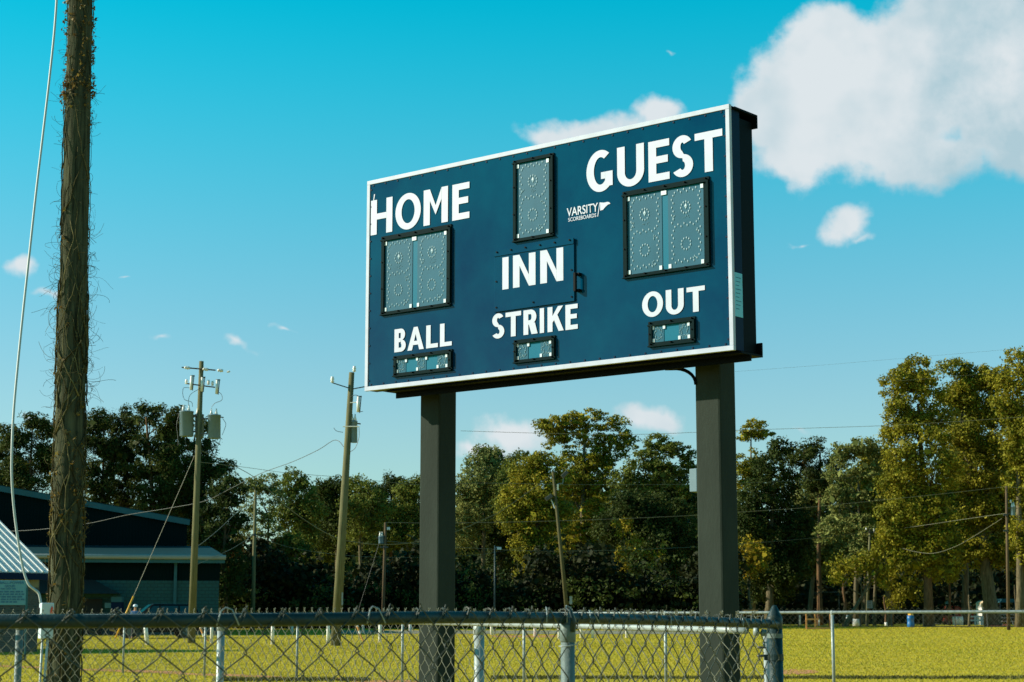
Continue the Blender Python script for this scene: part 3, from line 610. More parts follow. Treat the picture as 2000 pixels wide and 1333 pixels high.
def bbox(mb, s0, s1, z0, z1, d0, d1):   # box on the board: d = distance out from the face (negative = behind)
    return mb.box(W3((s0 + s1) / 2, (z0 + z1) / 2, (d0 + d1) / 2), s1 - s0, abs(d1 - d0), z1 - z0, bd, bn, UP)
sb = empty('scoreboard', Vector((0.15, 11.6, 0)), 'navy baseball scoreboard reading HOME, GUEST and INN, raised on two square dark posts', 'scoreboard')
D1, D2 = 0.115, 0.27
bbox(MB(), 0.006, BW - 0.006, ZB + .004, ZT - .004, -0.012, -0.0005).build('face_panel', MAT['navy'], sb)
bbox(MB(), 0.004, BW - 0.004, ZB + .004, ZT - .004, -D1, -0.013).build('cabinet', MAT['navy_side'], sb, bevel=.003)
bbox(MB(), 0.03, BW - 0.012, ZB + .01, ZT - .06, -D2, -D1 - .001).build('rear_frame', MAT['black'], sb)
TW = 0.030
for nm, a in (('t', (0, BW, ZT - TW, ZT)), ('b', (0, BW, ZB, ZB + TW)), ('l', (0, TW, ZB + TW, ZT - TW)), ('r', (BW - TW * .95, BW, ZB + TW, ZT - TW))):
    bbox(MB(), *a, -0.02, 0.006).build('edge_trim', MAT['trim'], sb, bevel=.002)
# the beams behind: steel angles along top and bottom, running a little past the cabinet
for nm, (zz, s0, s1) in {'top': (ZT - .012, 0.10, BW + .018), 'bottom': (ZB - .0, 0.16, BW + .020)}.items():
    m = MB()
    if nm == 'top': bbox(m, s0, s1, zz - .012, zz, -D2 - .02, -.03); bbox(m, s0, s1, zz - .085, zz - .0125, -D2 - .02, -D2 - .008)
    else: bbox(m, s0, s1, zz - .014, zz - .001, -D2 - .02, -.05); bbox(m, s0, s1, zz, zz + .075, -D2 - .02, -D2 - .008); bbox(m, s0, s1, zz - .05, zz - .0145, -.16, -.148)
    m.build('steel_angle', MAT['black'], sb)
# rivets round the trim's inner edge
m = MB()
for k in range(26):
    s = .06 + k * (BW - .12) / 25
    for zz in (ZT - TW - .012, ZB + TW + .012): bbox(m, s - .005, s + .005, zz - .005, zz + .005, 0, .004)
for k in range(12):
    zz = ZB + .07 + k * (ZT - ZB - .14) / 11
    for s in (TW + .01, BW - TW - .01): bbox(m, s - .005, s + .005, zz - .005, zz + .005, 0, .004)
m.build('rivets', MAT['navy_side'], sb, kind='stuff')

def lettering(text, corners, parent, out=0.003, matl='white', off=0.022, name='lettering', space=1.0):
    """corners: pixel TL, TR, BL, BR of the word's box on the board"""
    q = [BP(*c) for c in corners]; s0 = (q[0][0] + q[2][0]) / 2; s1 = (q[1][0] + q[3][0]) / 2; z1 = (q[0][1] + q[1][1]) / 2; z0 = (q[2][1] + q[3][1]) / 2
    cu = bpy.data.curves.new('tmp', 'FONT'); cu.body = text; cu.size = 1; cu.offset = off; cu.extrude = 0; cu.space_character = space; cu.resolution_u = 6
    to = bpy.data.objects.new('tmp', cu); C.objects.link(to); dg = bpy.context.evaluated_depsgraph_get(); me = bpy.data.meshes.new_from_object(to.evaluated_get(dg))
    bpy.data.objects.remove(to); bpy.data.curves.remove(cu)
    co = np.empty(len(me.vertices) * 3, dtype=np.float32); me.vertices.foreach_get('co', co); co = co.reshape(-1, 3)
    mn, mxx = co[:, :2].min(0), co[:, :2].max(0); t = (co[:, :2] - mn) / (mxx - mn)
    root = parent
    while root.parent: root = root.parent
    for i, vtx in enumerate(me.vertices): vtx.co = W3(s0 + (s1 - s0) * float(t[i, 0]), z0 + (z1 - z0) * float(t[i, 1]), out) - root.location
    me.materials.clear(); o = newobj(name, me, MAT[matl], parent); return o
def arc(cx, cy, rx, ry, a0, a1, n=18): return [(cx + rx * math.cos(R(a0 + (a1 - a0) * i / n)), cy + ry * math.sin(R(a0 + (a1 - a0) * i / n))) for i in range(n + 1)]
def glyph(ch, sw, hw):
    """-> list of polygons and ribbons in a unit box; sw = stem width, hw = bar height (fractions of the letter's width / height)"""
    def bar(x0, x1, y0, y1): return ('p', [(x0, y0), (x1, y0), (x1, y1), (x0, y1)])
    def ring(outer, inner): return ('r', outer, inner)
    def ringarc(cx, cy, rx, ry, a0, a1, n=28): return ('r', arc(cx, cy, rx, ry, a0, a1, n), arc(cx, cy, rx - sw, ry - hw, a0, a1, n))
    h = hw
    if ch == 'H': return [bar(0, sw, 0, 1), bar(1 - sw, 1, 0, 1), bar(sw, 1 - sw, .5 - h * .42, .5 + h * .55)]
    if ch == 'I': return [bar(0, 1, 0, 1)]
    if ch == 'E': return [bar(0, sw, 0, 1), bar(sw, 1, 0, h), bar(sw, 1, 1 - h, 1), bar(sw, .93, .5 - h * .4, .5 + h * .6)]
    if ch == 'L': return [bar(0, sw, 0, 1), bar(sw, 1, 0, h)]
    if ch == 'T': return [bar(0, 1, 1 - h, 1), bar(.5 - sw / 2, .5 + sw / 2, 0, 1 - h)]
    if ch == 'N': return [('p', [(0, 0), (sw, 0), (sw, .66), (sw, 1), (0, 1)]), ('p', [(1 - sw, 0), (1, 0), (1, 1), (1 - sw, 1), (1 - sw, .34)]), ('p', [(sw, 1), (sw, .66), (1 - sw, 0), (1 - sw, .34)])]
    if ch == 'M': return [bar(0, sw, 0, 1), bar(1 - sw, 1, 0, 1), ('p', [(sw, 1), (sw, .68), (.5, .26), (.5, .52)]), ('p', [(1 - sw, 1), (.5, .52), (.5, .26), (1 - sw, .68)])]
    if ch == 'K': return [bar(0, sw, 0, 1), ('p', [(sw, .36), (sw, .62), (.66, 1), (.98, 1)]), ('p', [(.36, .55), (.60, .70), (1.02, 0), (.70, 0)])]
    if ch == 'A': return [('p', [(0, 0), (sw * 1.05, 0), (.5 + sw * .05, .74), (.62, 1), (.38, 1)]), ('p', [(1, 0), (1 - sw * 1.05, 0), (.5 - sw * .05, .74), (.5, .9), (.62, 1)]), bar(.25, .75, .22, .22 + h * .95)]
    if ch == 'O': return [ringarc(.5, .5, .5, .515, 0, 360, 44)]
    if ch == 'U': return [bar(0, sw, .36, 1), bar(1 - sw, 1, .36, 1), ('r', arc(.5, .36, .5, .375, 180, 360, 24), arc(.5, .36, .5 - sw, .375 - h, 180, 360, 24))]
    if ch == 'G': return [('r', arc(.54, .5, .54, .515, 52, 318, 36), arc(.54, .5, .54 - sw, .515 - h, 58, 312, 36)), bar(1 - sw, 1, .10, .46), bar(.56, 1 - sw, .46 - h * .95, .46)]
    if ch == 'S':
        up = arc(.5, .735, .47, .28, 28, 262, 26); ui = arc(.5, .735, .47 - sw, .28 - h, 34, 262, 26); lo = arc(.5, .265, .5, .28, 82, -152, 26); li = arc(.5, .265, .5 - sw, .28 - h, 82, -146, 26)
        return [('r', up + [(.5, .545 - h * .55)], ui + [(.5, .545 + h * .35)]), ('r', [(.5, .455 + h * .9)] + lo, [(.5, .455)] + li)]
    if ch == 'B': return [bar(0, sw, 0, 1), bar(sw, .55, 1 - h, 1), bar(sw, .58, 0, h), bar(sw, .55, .5 - h * .45, .5 + h * .5), ('r', arc(.55, .745, .38, .255, -90, 90, 20), arc(.55, .745, .38 - sw, .255 - h, -90, 90, 20)), ('r', arc(.58, .262, .42, .262, -90, 90, 20), arc(.58, .262, .42 - sw, .262 - h, -90, 90, 20))]
    if ch == 'R': return [bar(0, sw, 0, 1), bar(sw, .52, 1 - h, 1), bar(sw, .55, .42 - h * .1, .42 + h * .85), ('r', arc(.52, .705, .42, .295, -90, 90, 22), arc(.52, .705, .42 - sw, .295 - h, -90, 90, 22)), ('p', [(.38, .44), (.38 + sw * 1.3, .46), (1.03, 0), (1.03 - sw * 1.25, 0)])]
def block_word(spans, vt, vb, parent, stem_m, bar_f, out=.003):
    """spans: (char, pixel left, pixel right); vt, vb: functions giving the pixel row of cap top and baseline at a pixel column"""
    m = MB(); rw = None
    for ci, (ch, ul, ur) in enumerate(spans):
        um = (ul + ur) / 2; a = [BP(ul, vt(ul)), BP(ul, vb(ul))]; b_ = [BP(ur, vt(ur)), BP(ur, vb(ur))]; s0 = (a[0][0] + a[1][0]) / 2; s1 = (b_[0][0] + b_[1][0]) / 2
        z1 = (a[0][1] + b_[0][1]) / 2; z0 = (a[1][1] + b_[1][1]) / 2; wd_ = s1 - s0; lift = 0
        for g in glyph(ch, stem_m / wd_ if ch != 'I' else 1, bar_f):
            lift += .00035
            f_ = lambda p: W3(s0 + p[0] * wd_, z0 + p[1] * (z1 - z0), out + lift)
            if g[0] == 'p': m.add([f_(p) for p in g[1]], [tuple(range(len(g[1])))])
            else:
                n = len(g[1]); m.add([f_(p) for p in g[1]] + [f_(p) for p in g[2]], [(k, k + 1, n + k + 1, n + k) for k in range(n - 1)])
    return m.build('lettering', MAT['white'], parent)
def ln(u0, v0, u1, v1): return lambda u: v0 + (v1 - v0) * (u - u0) / (u1 - u0)
block_word([('H', 725, 767), ('O', 773, 822.5), ('M', 828, 875.5), ('E', 884, 917.5)], ln(725, 393, 917.5, 355.5), ln(725, 460.5, 917.5, 426), sb, .059, .175)
block_word([('G', 1146, 1197), ('U', 1206, 1258.5), ('E', 1267, 1308), ('S', 1313, 1354), ('T', 1357.7, 1411.8)], ln(1146, 300, 1412, 252), ln(1146, 379, 1412, 331), sb, .060, .175)
block_word([('B', 771, 793.5), ('A', 796.5, 828.5), ('L', 833, 856), ('L', 860, 883)], ln(771, 644, 883, 630.5), ln(771, 689, 883, 675), sb, .041, .18)
block_word([('S', 961.4, 985.6), ('T', 988, 1018.4), ('R', 1023, 1050), ('I', 1054.8, 1063.2), ('K', 1070, 1101), ('E', 1105, 1129)], ln(961, 615, 1129, 593.5), ln(961, 662.5, 1129, 642.5), sb, .041, .18)
block_word([('O', 1254.8, 1295.5), ('U', 1301, 1336), ('T', 1341.7, 1377.4)], ln(1255, 573, 1377.5, 558), ln(1255, 621, 1377.5, 607.5), sb, .042, .185)
lettering('VARSITY', ((1107.5, 407), (1168.5, 396.5), (1107.5, 424.5), (1168.5, 413)), sb, off=.012)
lettering('SCOREBOARDS', ((1110.5, 426), (1165, 417), (1110.5, 434), (1165, 424)), sb, off=.006)
def bpoly(pts, out): return [W3(*BP(*p), out) for p in pts]
m = MB(); m.poly(bpoly([(1172.6, 396), (1180, 396.5), (1187, 394.8), (1190.5, 395.6), (1192.8, 398.5), (1188, 400), (1183, 404.5), (1178, 410.5), (1172.8, 412)], .003))
m.build('pennant_logo', MAT['white'], sb)
m = MB(); m.poly(bpoly([(1171.6, 396), (1172.6, 396), (1168.6, 423.4), (1167.2, 423.6)], .003)); m.build('pennant_staff', MAT['white'], sb)
m = MB(); m.poly(bpoly([(731, 380), (733, 380), (731, 392), (729.5, 392)], .0025)); m.build('scuff_mark', MAT['white'], sb)

LEDM = 'led'
def led_digit(s0, s1, z0, z1, out, parent, big=True, seed=0):
    """seven-segment LED digit: a double row of lens dots round a figure 8 and two rings of dots"""
    r = random.Random(seed); m = MB(); ww, hh = s1 - s0, z1 - z0; ds = min(ww, hh) * (.026 if big else .05)
    def dot(a, b_, k=1.0):
        c_ = W3(s0 + a * ww, z0 + b_ * hh, out + .002); e = ds * k; m.add([c_ + bd * e * .75, c_ + UP * e * 1.35, c_ - bd * e * .75, c_ - UP * e * 1.35, c_ + bn * .0012], [(0, 1, 4), (1, 2, 4), (2, 3, 4), (3, 0, 4)])
    if big:
        for row, (b0, dz) in enumerate(((.93, .028), (.505, .028), (.06, .028))):
            for i in range(8):
                a = .2 + i * .6 / 7; dot(a, b0 + (dz if i % 2 else 0) + r.uniform(-.003, .003))
        for side in (0, 1):
            for half in (0, 1):
                for i in range(8):
                    b_ = (.12 if half == 0 else .56) + i * .34 / 7; a = (.11 if side == 0 else .86) + (.045 if i % 2 else 0); dot(a, b_ + r.uniform(-.004, .004))
        for q in range(3):
            a0, b0 = (.17, .62) if q == 0 else ((.8, .42) if q == 1 else (.74, .1))
            for i in range(6): dot(a0 + r.uniform(-.05, .05), b0 + r.uniform(-.03, .03), .7)
        for (cy, rr2) in ((.73, .13), (.28, .13)):
            for i in range(11):
                t = 2 * math.pi * i / 11 + .3; dot(.5 + math.cos(t) * rr2, cy + math.sin(t) * rr2 * ww / hh * 1.05, 1.0)
        dot(.51, .745, 2.2); dot(.51, .725, 1.2)
        for i in range(8): dot(.42 + r.uniform(0, .22), .6 + r.uniform(-.02, .03), .45)
    else:
        for i in range(46):
            t = 2 * math.pi * i / 46 * 3; k = (.24, .32, .38)[i % 3]; dot(.5 + math.cos(t) * k + r.uniform(-.04, .04), .5 + math.sin(t) * k * 1.05 + r.uniform(-.04, .04), .9)
    o = m.build('led_dots', MAT[LEDM], parent, kind='stuff')
def window(out_px, in_px, digits, lab, rails=True):
    q = [BP(*p) for p in out_px]; s0 = (q[0][0] + q[3][0]) / 2; s1 = (q[1][0] + q[2][0]) / 2; z1 = (q[0][1] + q[1][1]) / 2; z0 = (q[2][1] + q[3][1]) / 2
    q = [BP(*p) for p in in_px]; a0 = (q[0][0] + q[3][0]) / 2; a1 = (q[1][0] + q[2][0]) / 2; b1 = (q[0][1] + q[1][1]) / 2; b0 = (q[2][1] + q[3][1]) / 2
    fo = .022
    lens = bbox(MB(), a0 - .004, a1 + .004, b0 - .004, b1 + .004, .0005, .006).build('display_window', MAT['lens2'], sb, label=lab)
    for (x0, x1, y0, y1) in ((s0, s1, b1, z1), (s0, s1, z0, b0), (s0, a0, b0, b1), (a1, s1, b0, b1)):
        m = MB(); bbox(m, x0, x1, y0, y1, .0005, fo * .45)
        if (x1 - x0) > (y1 - y0): bbox(m, x0, x1, y0 + (y1 - y0) * .0, y0 + (y1 - y0) * .28, fo * .45 + .0003, fo)
        else: bbox(m, x0 + (x1 - x0) * .62, x1, y0, y1, fo * .45 + .0003, fo)
        m.build('window_frame', MAT['frame'], lens)
    m = MB(); n = max(2, int((s1 - s0) / .14)); kz = max(2, int((z1 - z0) / .16))
    for k in range(n + 1):
        s = s0 + .02 + k * (s1 - s0 - .04) / n
        for zz in ((z1 + b1) / 2 + .004, (z0 + b0) / 2 + .004): m.tube([W3(s, zz, fo * .4), W3(s, zz, fo + .006)], .0055, 6)
    for k in range(1, kz):
        zz = z0 + k * (z1 - z0) / kz
        for s in ((s0 + a0) / 2, (s1 + a1) / 2): m.tube([W3(s, zz, fo * .4), W3(s, zz, fo + .006)], .0055, 6)
    m.build('frame_bolts', MAT['black'], lens, kind='stuff')
    for i, (d0, d1, big) in enumerate(digits):
        x0 = a0 + (a1 - a0) * d0; x1 = a0 + (a1 - a0) * d1
        dp = bbox(MB(), x0, x1, b0, b1 - (.012 if big else .0), .0063, .009).build('digit_panel', MAT['lens'], lens)
        led_digit(x0, x1, b0, b1, .0093, lens, big, seed=int(out_px[0][0]) + i)
    m = MB(); cs = [(d0, d1) for d0, d1, _ in digits]; bg_ = digits[0][2]; ts = .013 if bg_ else .011
    pts = []
    for i, (d0, d1) in enumerate(cs):
        x0 = a0 + (a1 - a0) * d0; x1 = a0 + (a1 - a0) * d1
        if bg_: pts += [(x0 + .012, b0 + .015), (x1 - .012, b0 + .015)] + ([(x0 + .01, b1 - .02)] if i == 0 else []) + ([(x1 - .01, b1 - .02)] if i == len(cs) - 1 else [])
        else: pts += [(x0 + .006, b0 + .012), (x1 + (.004 if i < len(cs) - 1 else -.01), b1 - .014), (x1 - .008, b0 + .012) if i == len(cs) - 1 else (x0 + .004, b1 - .012)]
    if bg_ and len(cs) == 2: x = a0 + (a1 - a0) * (cs[0][1] + cs[1][0]) / 2; bbox(m, x - .026, x + .014, b1 - .034, b1 - .008, .0095, .013)
    for (x, z_) in pts: bbox(m, x - ts * .8, x + ts * .8, z_ - ts, z_ + ts, .0095, .013)
    m.build('corner_tabs', MAT['tab'], lens, kind='stuff')
    return lens
BIG2 = [(0, .455, True), (.535, 1, True)]
window(((746, 462), (882.5, 440), (882.5, 598), (746, 617)), ((753, 472), (874, 450), (873.5, 591), (753.5, 611)), BIG2, 'two digit HOME score window with unlit dotted digits')
window(((1218, 375), (1386, 346), (1389, 521), (1218.5, 546)), ((1226, 385), (1375, 357), (1378, 516), (1229, 537.5)), [(0, .46, True), (.54, 1, True)], 'two digit GUEST score window with unlit dotted digits')
window(((1003, 315.5), (1082.5, 299.5), (1084, 460), (1004, 476)), ((1010, 321), (1073.5, 309), (1074.5, 456), (1012, 467)), [(0, 1, True)], 'one digit inning window at the top middle')
window(((770, 697), (884.5, 682), (884.5, 724), (770, 737.5)), ((776.5, 703.5), (876, 691), (876, 718), (777, 729.5)), [(0, .18, False), (.4, .58, False), (.8, 1, False)], 'low window under BALL with three small dotted lamps')
window(((1005, 665), (1085.7, 656), (1085.7, 701.5), (1005, 711.5)), ((1011.5, 672.5), (1079, 664.5), (1079, 696), (1012, 704)), [(0, .32, False), (.68, 1, False)], 'low window under STRIKE with two small dotted lamps')
window(((1268, 629), (1359, 619), (1359.5, 668.5), (1268, 680)), ((1276, 637.5), (1349, 629.5), (1350, 662), (1277, 669.5)), [(0, .3, False), (.7, 1, False)], 'low window under OUT with two small dotted lamps')
# INN access door
q = [BP(967, 494), BP(1123.7, 465.4), BP(1123.3, 590), BP(968, 609.8)]; s0 = (q[0][0] + q[3][0]) / 2; s1 = (q[1][0] + q[2][0]) / 2; z1 = (q[0][1] + q[1][1]) / 2; z0 = (q[2][1] + q[3][1]) / 2
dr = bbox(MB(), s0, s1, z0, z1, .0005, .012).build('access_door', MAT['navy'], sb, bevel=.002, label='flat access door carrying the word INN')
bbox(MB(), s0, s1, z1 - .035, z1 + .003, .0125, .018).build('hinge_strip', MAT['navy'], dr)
m = MB()
for k in range(6):
    s = s0 + .03 + k * (s1 - s0 - .06) / 5
    for zz in (z1 - .008,): m.tube([W3(s, zz, .01), W3(s, zz, .026)], .006, 6)
for s in (s0 + .02, s1 - .02, (s0 + s1) / 2):
    for zz in (z0 + .03, (z0 + z1) / 2 if abs(s - (s0 + s1) / 2) > .1 else z0 + .03): m.tube([W3(s, zz, .01), W3(s, zz, .018)], .006, 6)
m.build('door_bolts', MAT['black'], dr, kind='stuff')
block_word([('I', 983.8, 995.8), ('N', 1004.5, 1048.5), ('N', 1057.7, 1102.7)], ln(983.8, 504.5, 1102.7, 483.5), ln(983.8, 567, 1102.7, 548.5), dr, .056, .17, out=.0135)
hs, hz1 = BP(1129, 535); _, hz0 = BP(1130, 571)
m = MB(); bbox(m, hs - .004, hs + .012, hz0, hz1, .03, .046); bbox(m, hs - .004, hs + .03, hz0, hz0 + .015, .0005, .0299); bbox(m, hs - .004, hs + .03, hz1 - .015, hz1, .0005, .0299)
m.build('pull_handle', MAT['black'], sb)
# sticker on the end of the cabinet
zc0 = 3.02; 
m = MB(); m.box(W3(BW - .0025, 3.055, -.062), .003, .09, .27, bd, bn, UP); m.build('data_sticker', MAT['paper'], sb, label='pale blue printed data sticker on the cabinet end')
m = MB()
for k in range(9): m.box(W3(BW - .0005, 3.16 - k * .024, -.062 + (k % 3) * .006), .001, .06 - (k % 3) * .012, .004, bd, bn, UP)
m.build('sticker_print', MAT['ink'], sb)
# posts
def ppost(upx, vz, off):
    """near-right vertical edge of the post seen at pixel u; off = distance of the post's front face behind the board face"""
    p = P(upx, vz, 1.0); o = Vector((0, 0, HC)); d = p - o; base = BA - bn * off
    t = ((base.x - o.x) * bn.x + (base.y - o.y) * bn.y) / (d.x * bn.x + d.y * bn.y); q = o + d * t
    return Vector((q.x, q.y, 0))
PW = 0.185
posts = []
for (u_, v_, lab) in ((1405.5, 760, 'right square post carrying the grey meter box'), (858, 800, 'left square post')):
    cpt = ppost(u_, v_, D2 + .02); ctr = cpt - bd * PW / 2 - bn * PW / 2
    m = MB().box(ctr + UP * ((ZB + .9 - .1) / 2), PW, PW, ZB + .9 + .1, bd, bn, UP)
    o = m.build('post', MAT['post'], sb, bevel=.014, label=lab); posts.append((o, ctr))
# conduit elbow from the beam into the right post, cable run and meter box on the post's left edge
rp, rc = posts[0]
ff = rc + bn * (PW / 2 + .001) - bd * PW / 2
pA = P(1298, 717, rc.y + .15); 
e0 = ff - bd * .17 + UP * (ZB - .024)
arc = [e0 + (ff + bd * .010 + UP * (ZB - .024) - e0) * math.sin(t * math.pi / 2) + UP * (-(.115) * (1 - math.cos(t * math.pi / 2))) for t in [i / 8 for i in range(9)]]
arc = [e0 - bd * .05 + UP * .004] + arc
MB().tube(arc, .011, 8).build('conduit_elbow', MAT['black'], sb, smooth=True)
bx = P(1350, 940, rc.y + .02); lft = rc - bd * (PW / 2 + .028) + bn * (.02); zt = P(1350, 917, lft.y).z; zb_ = P(1350, 962, lft.y).z
MB().box(Vector((lft.x, lft.y, (zt + zb_) / 2)), .056, .13, zt - zb_, bd, bn, UP).build('meter_box', MAT['transformer'], rp, bevel=.004)
MB().tube([Vector((lft.x, lft.y, .1)), Vector((lft.x, lft.y, zb_))] , .010, 8).build('conduit', MAT['transformer'], rp, smooth=True)
MB().tube([Vector((lft.x, lft.y, zt)), Vector((lft.x, lft.y, zt + .05))], .012, 8).build('conduit_hub', MAT['hardware'], rp, smooth=True)

# ------------------------------------------------------------------ chain link fences
def catmull(pts, n=24):
    pts = [Vector(p) for p in pts]; pts = [pts[0] * 2 - pts[1]] + pts + [pts[-1] * 2 - pts[-2]]; out = []
    for i in range(1, len(pts) - 2):
        for k in range(n):
            t = k / n; a, b_, c_, d = pts[i - 1], pts[i], pts[i + 1], pts[i + 2]
            out.append(0.5 * ((2 * b_) + (c_ - a) * t + (2 * a - 5 * b_ + 4 * c_ - d) * t * t + (3 * b_ - a - 3 * c_ + d) * t ** 3))
    out.append(pts[-2]); return out
class Path:
    def __init__(s, pts):
        s.p = np.array([tuple(q) for q in catmull(pts)]); d = np.linalg.norm(np.diff(s.p, axis=0)[:, :2], axis=1); s.s = np.concatenate([[0], np.cumsum(d)]); s.L = s.s[-1]
    def at(s, q): q = np.asarray(q, dtype=float); return np.stack([np.interp(q, s.s, s.p[:, i]) for i in range(3)], -1)
    def nrm(s, q):
        q = np.asarray(q, dtype=float); d = s.at(q + .02) - s.at(q - .02); d[..., 2] = 0; d /= np.linalg.norm(d, axis=-1, keepdims=True) + 1e-9
        n = np.stack([d[..., 1], -d[..., 0], 0 * d[..., 0]], -1); return n
def mesh_link(path, s0, s1, w, h, zbot, ztop, r, sides, off, name, matl, parent, fine=True, amp=.0045, jit=.0, seed=1, depth=None):
    """woven chain link: every wire zigzags down the fence and hooks round its neighbour"""
    rg = np.random.default_rng(seed); nw = int((s1 - s0) / (w / 2)); rows = int((ztop - zbot) / (h / 2)); dp = amp if depth is None else depth
    Zs, Ss, Ds = [], [], []
    for i in range(nw):
        L_, R_ = s0 + i * w / 2, s0 + (i + 1) * w / 2; z_, s_, d_ = [], [], []
        for j in range(rows + 1):
            at_left = (j % 2 == 0) == (i % 2 == 0); z = ztop - j * h / 2; x = L_ if at_left else R_; sg = -1 if at_left else 1
            if fine:
                dd = dp if at_left else -dp
                z_ += [z + h * .085, z, z - h * .085]; s_ += [x - sg * w * .045, x + sg * amp * 1.1, x - sg * w * .045]; d_ += [-dd, 0, dd]
            else: z_.append(z); s_.append(x + sg * amp); d_.append(0)
        Zs.append(z_); Ss.append(s_); Ds.append(d_)
    Z = np.array(Zs); S = np.array(Ss); D = np.array(Ds)
    if jit:
        wob = rg.normal(0, jit, (nw, 1)) + rg.normal(0, jit * .5, S.shape); S = S + wob; Z = Z + rg.normal(0, jit * .8, Z.shape) + np.interp(S, np.linspace(s0, s1, 40), rg.normal(0, jit * 1.5, 40))
    Pc = path.at(S); Nn = path.nrm(S); ztop_path = Pc[..., 2:3].copy(); Pc[..., 2] = 0
    pts = Pc + Nn * (D[..., None] + off); pts[..., 2] = Z + ztop_path[..., 0]
    V, Q = tubes_np(pts, r, sides, np.array([0.0, 1.0, 0.0]) if abs(path.nrm(np.array([s0]))[0][1]) > .5 else np.array([1.0, 0.0, 0.0]))
    return np_mesh(name, V, Q, matl, parent, smooth=sides > 3, kind='stuff')
def line_post(p, ztop, r, root, m='galv', cap=True, name='line_post', label=None):
    g = gz(p[1]); o = MB().tube([(p[0], p[1], g - .05), (p[0], p[1], ztop)], r, 16, cap=True).build(name, MAT[m], root, smooth=False, label=label)
    for poly in o.data.polygons: poly.use_smooth = len(poly.vertices) == 4
    if cap:
        c_ = MB().tube([(p[0], p[1], ztop - .05), (p[0], p[1], ztop - .047), (p[0], p[1], ztop - .008), (p[0], p[1], ztop + .012)], [r * 1.0, r * 1.13, r * 1.13, r * .7], 16).build('loop_cap', MAT[m], o)
        for poly in c_.data.polygons: poly.use_smooth = len(poly.vertices) == 4
    return o
# --- fence A: the near fence, curving away to the right
PA = [(-3.4, 4.4, 1.108), (-2.1, 4.05, 1.112), (-.995, 4.0, 1.1145), (-.45, 4.26, 1.119), (-.156, 4.55, 1.1235), (.19, 5.1, 1.121), (.5, 5.64, 1.1145), (.945, 6.45, 1.1015)]
pathA = Path(PA)
fa = empty('chain_link_fence', Vector((-.16, 4.55, 0)), 'nearest chain link fence, its dark top rail crossing the foreground to a pointed post', 'fence')
sA = np.linspace(0, pathA.L, 90)
MB().tube([tuple(q) for q in pathA.at(sA)], .0158, 18).build('top_rail', MAT['galv_dark'], fa, smooth=True)
mesh_link(pathA, .15, pathA.L - .03, .097, .095, -1.08, .021, .00175, 5, .0195, 'chain_link_mesh', MAT['wire'], fa, jit=.0016, seed=3)
# knuckled tops of the mesh folded over the rail
m = MB(); k = 0; rr = random.Random(8)
s = .15
while s < pathA.L - .08:
    q = pathA.at(np.array([s + .0485 if False else s]))[0]; nq = Vector(pathA.nrm(np.array([s]))[0]); tq = Vector((-nq.y, nq.x, 0)) ; tq = -tq if tq.x < 0 else tq
    c_ = Vector(q); h1 = .021 + rr.uniform(-.001, .004); sk = rr.uniform(-.003, .003)
    m.tube([c_ + nq * .0185 - tq * .014 + UP * .004, c_ + nq * .017 - tq * (.006 + sk) + UP * (h1 - .003), c_ + nq * .006 + tq * sk + UP * (h1 + .002), c_ + nq * .012 + tq * (.004 + sk) + UP * (h1 - .004), c_ + nq * .0185 - tq * .009 + UP * (-.004)], .0018, 5)
    m.tube([c_ + nq * .013 + tq * (.0045 + sk) + UP * (h1 - .002), c_ - nq * .004 + tq * .007 + UP * (h1 + .0005), c_ - nq * .015 + tq * .010 + UP * .006], .0017, 5)
    s += .097
m.build('mesh_knuckles', MAT['wire'], fa, kind='stuff')
# wire ties
for (u_, big) in ((410, 1), (722, 1), (1063, 1), (1103, 2), (1150, 0), (1306, 0), (1445, 0)):
    x = np.interp(u_, [(1000 + F * p[0] / p[1]) for p in PA], np.linspace(0, 1, len(PA))); ss = pathA.s[int(x * (len(pathA.s) - 1))]
    q = Vector(pathA.at(np.array([ss]))[0]); nq = Vector(pathA.nrm(np.array([ss]))[0]); tq = Vector((nq.y * -1, nq.x, 0)); tq = -tq if tq.x < 0 else tq; h_ = .0225 + .006 * big
    pts = [q + nq * .022 - tq * .030 - UP * .012, q + nq * .016 - tq * .018 + UP * (h_ - .008), q + nq * .004 - tq * .002 + UP * h_, q + nq * .010 + tq * .012 + UP * (h_ - .005), q + nq * .022 + tq * .024 - UP * .012]
    MB().tube(pts, .0017, 5).build('wire_tie', MAT['galv_bright'], fa, smooth=True)
pq = P(1109, 1260, 5.02); lp = line_post((pq.x, pq.y), 1.106, .0195, fa, 'galv')
MB().tube([(pq.x - .026, pq.y - .03, 1.045), (pq.x, pq.y - .036, 1.046), (pq.x + .022, pq.y - .030, 1.05), (pq.x + .03, pq.y - .012, 1.058)], .0018, 5).build('wire_tie', MAT['galv_bright'], fa, smooth=True)
m = MB()
for a in range(9):
    t = math.pi * a / 8
bandpts = [(pq.x + .012, pq.y - .022, 1.112), (pq.x + .009, pq.y - .026, 1.132), (pq.x - .002, pq.y - .020, 1.150), (pq.x + .0, pq.y + .01, 1.146)]
MB().tube([(pq.x + .013, pq.y - .020, 1.085), (pq.x + .014, pq.y - .026, 1.115), (pq.x + .006, pq.y - .026, 1.142), (pq.x - .004, pq.y - .012, 1.150), (pq.x - .004, pq.y + .012, 1.146)], [.007, .0065, .005, .0045, .004], 8).build('rail_strap', MAT['galv_dark'], fa, smooth=True)
line_post((-2.45, 4.2), 1.10, .0195, fa, 'galv')
tp = P(1513.5, 1240, 6.45)
tpo = line_post((tp.x, tp.y), 1.128, .0272, fa, 'galv_dark', cap=False, name='terminal_post')
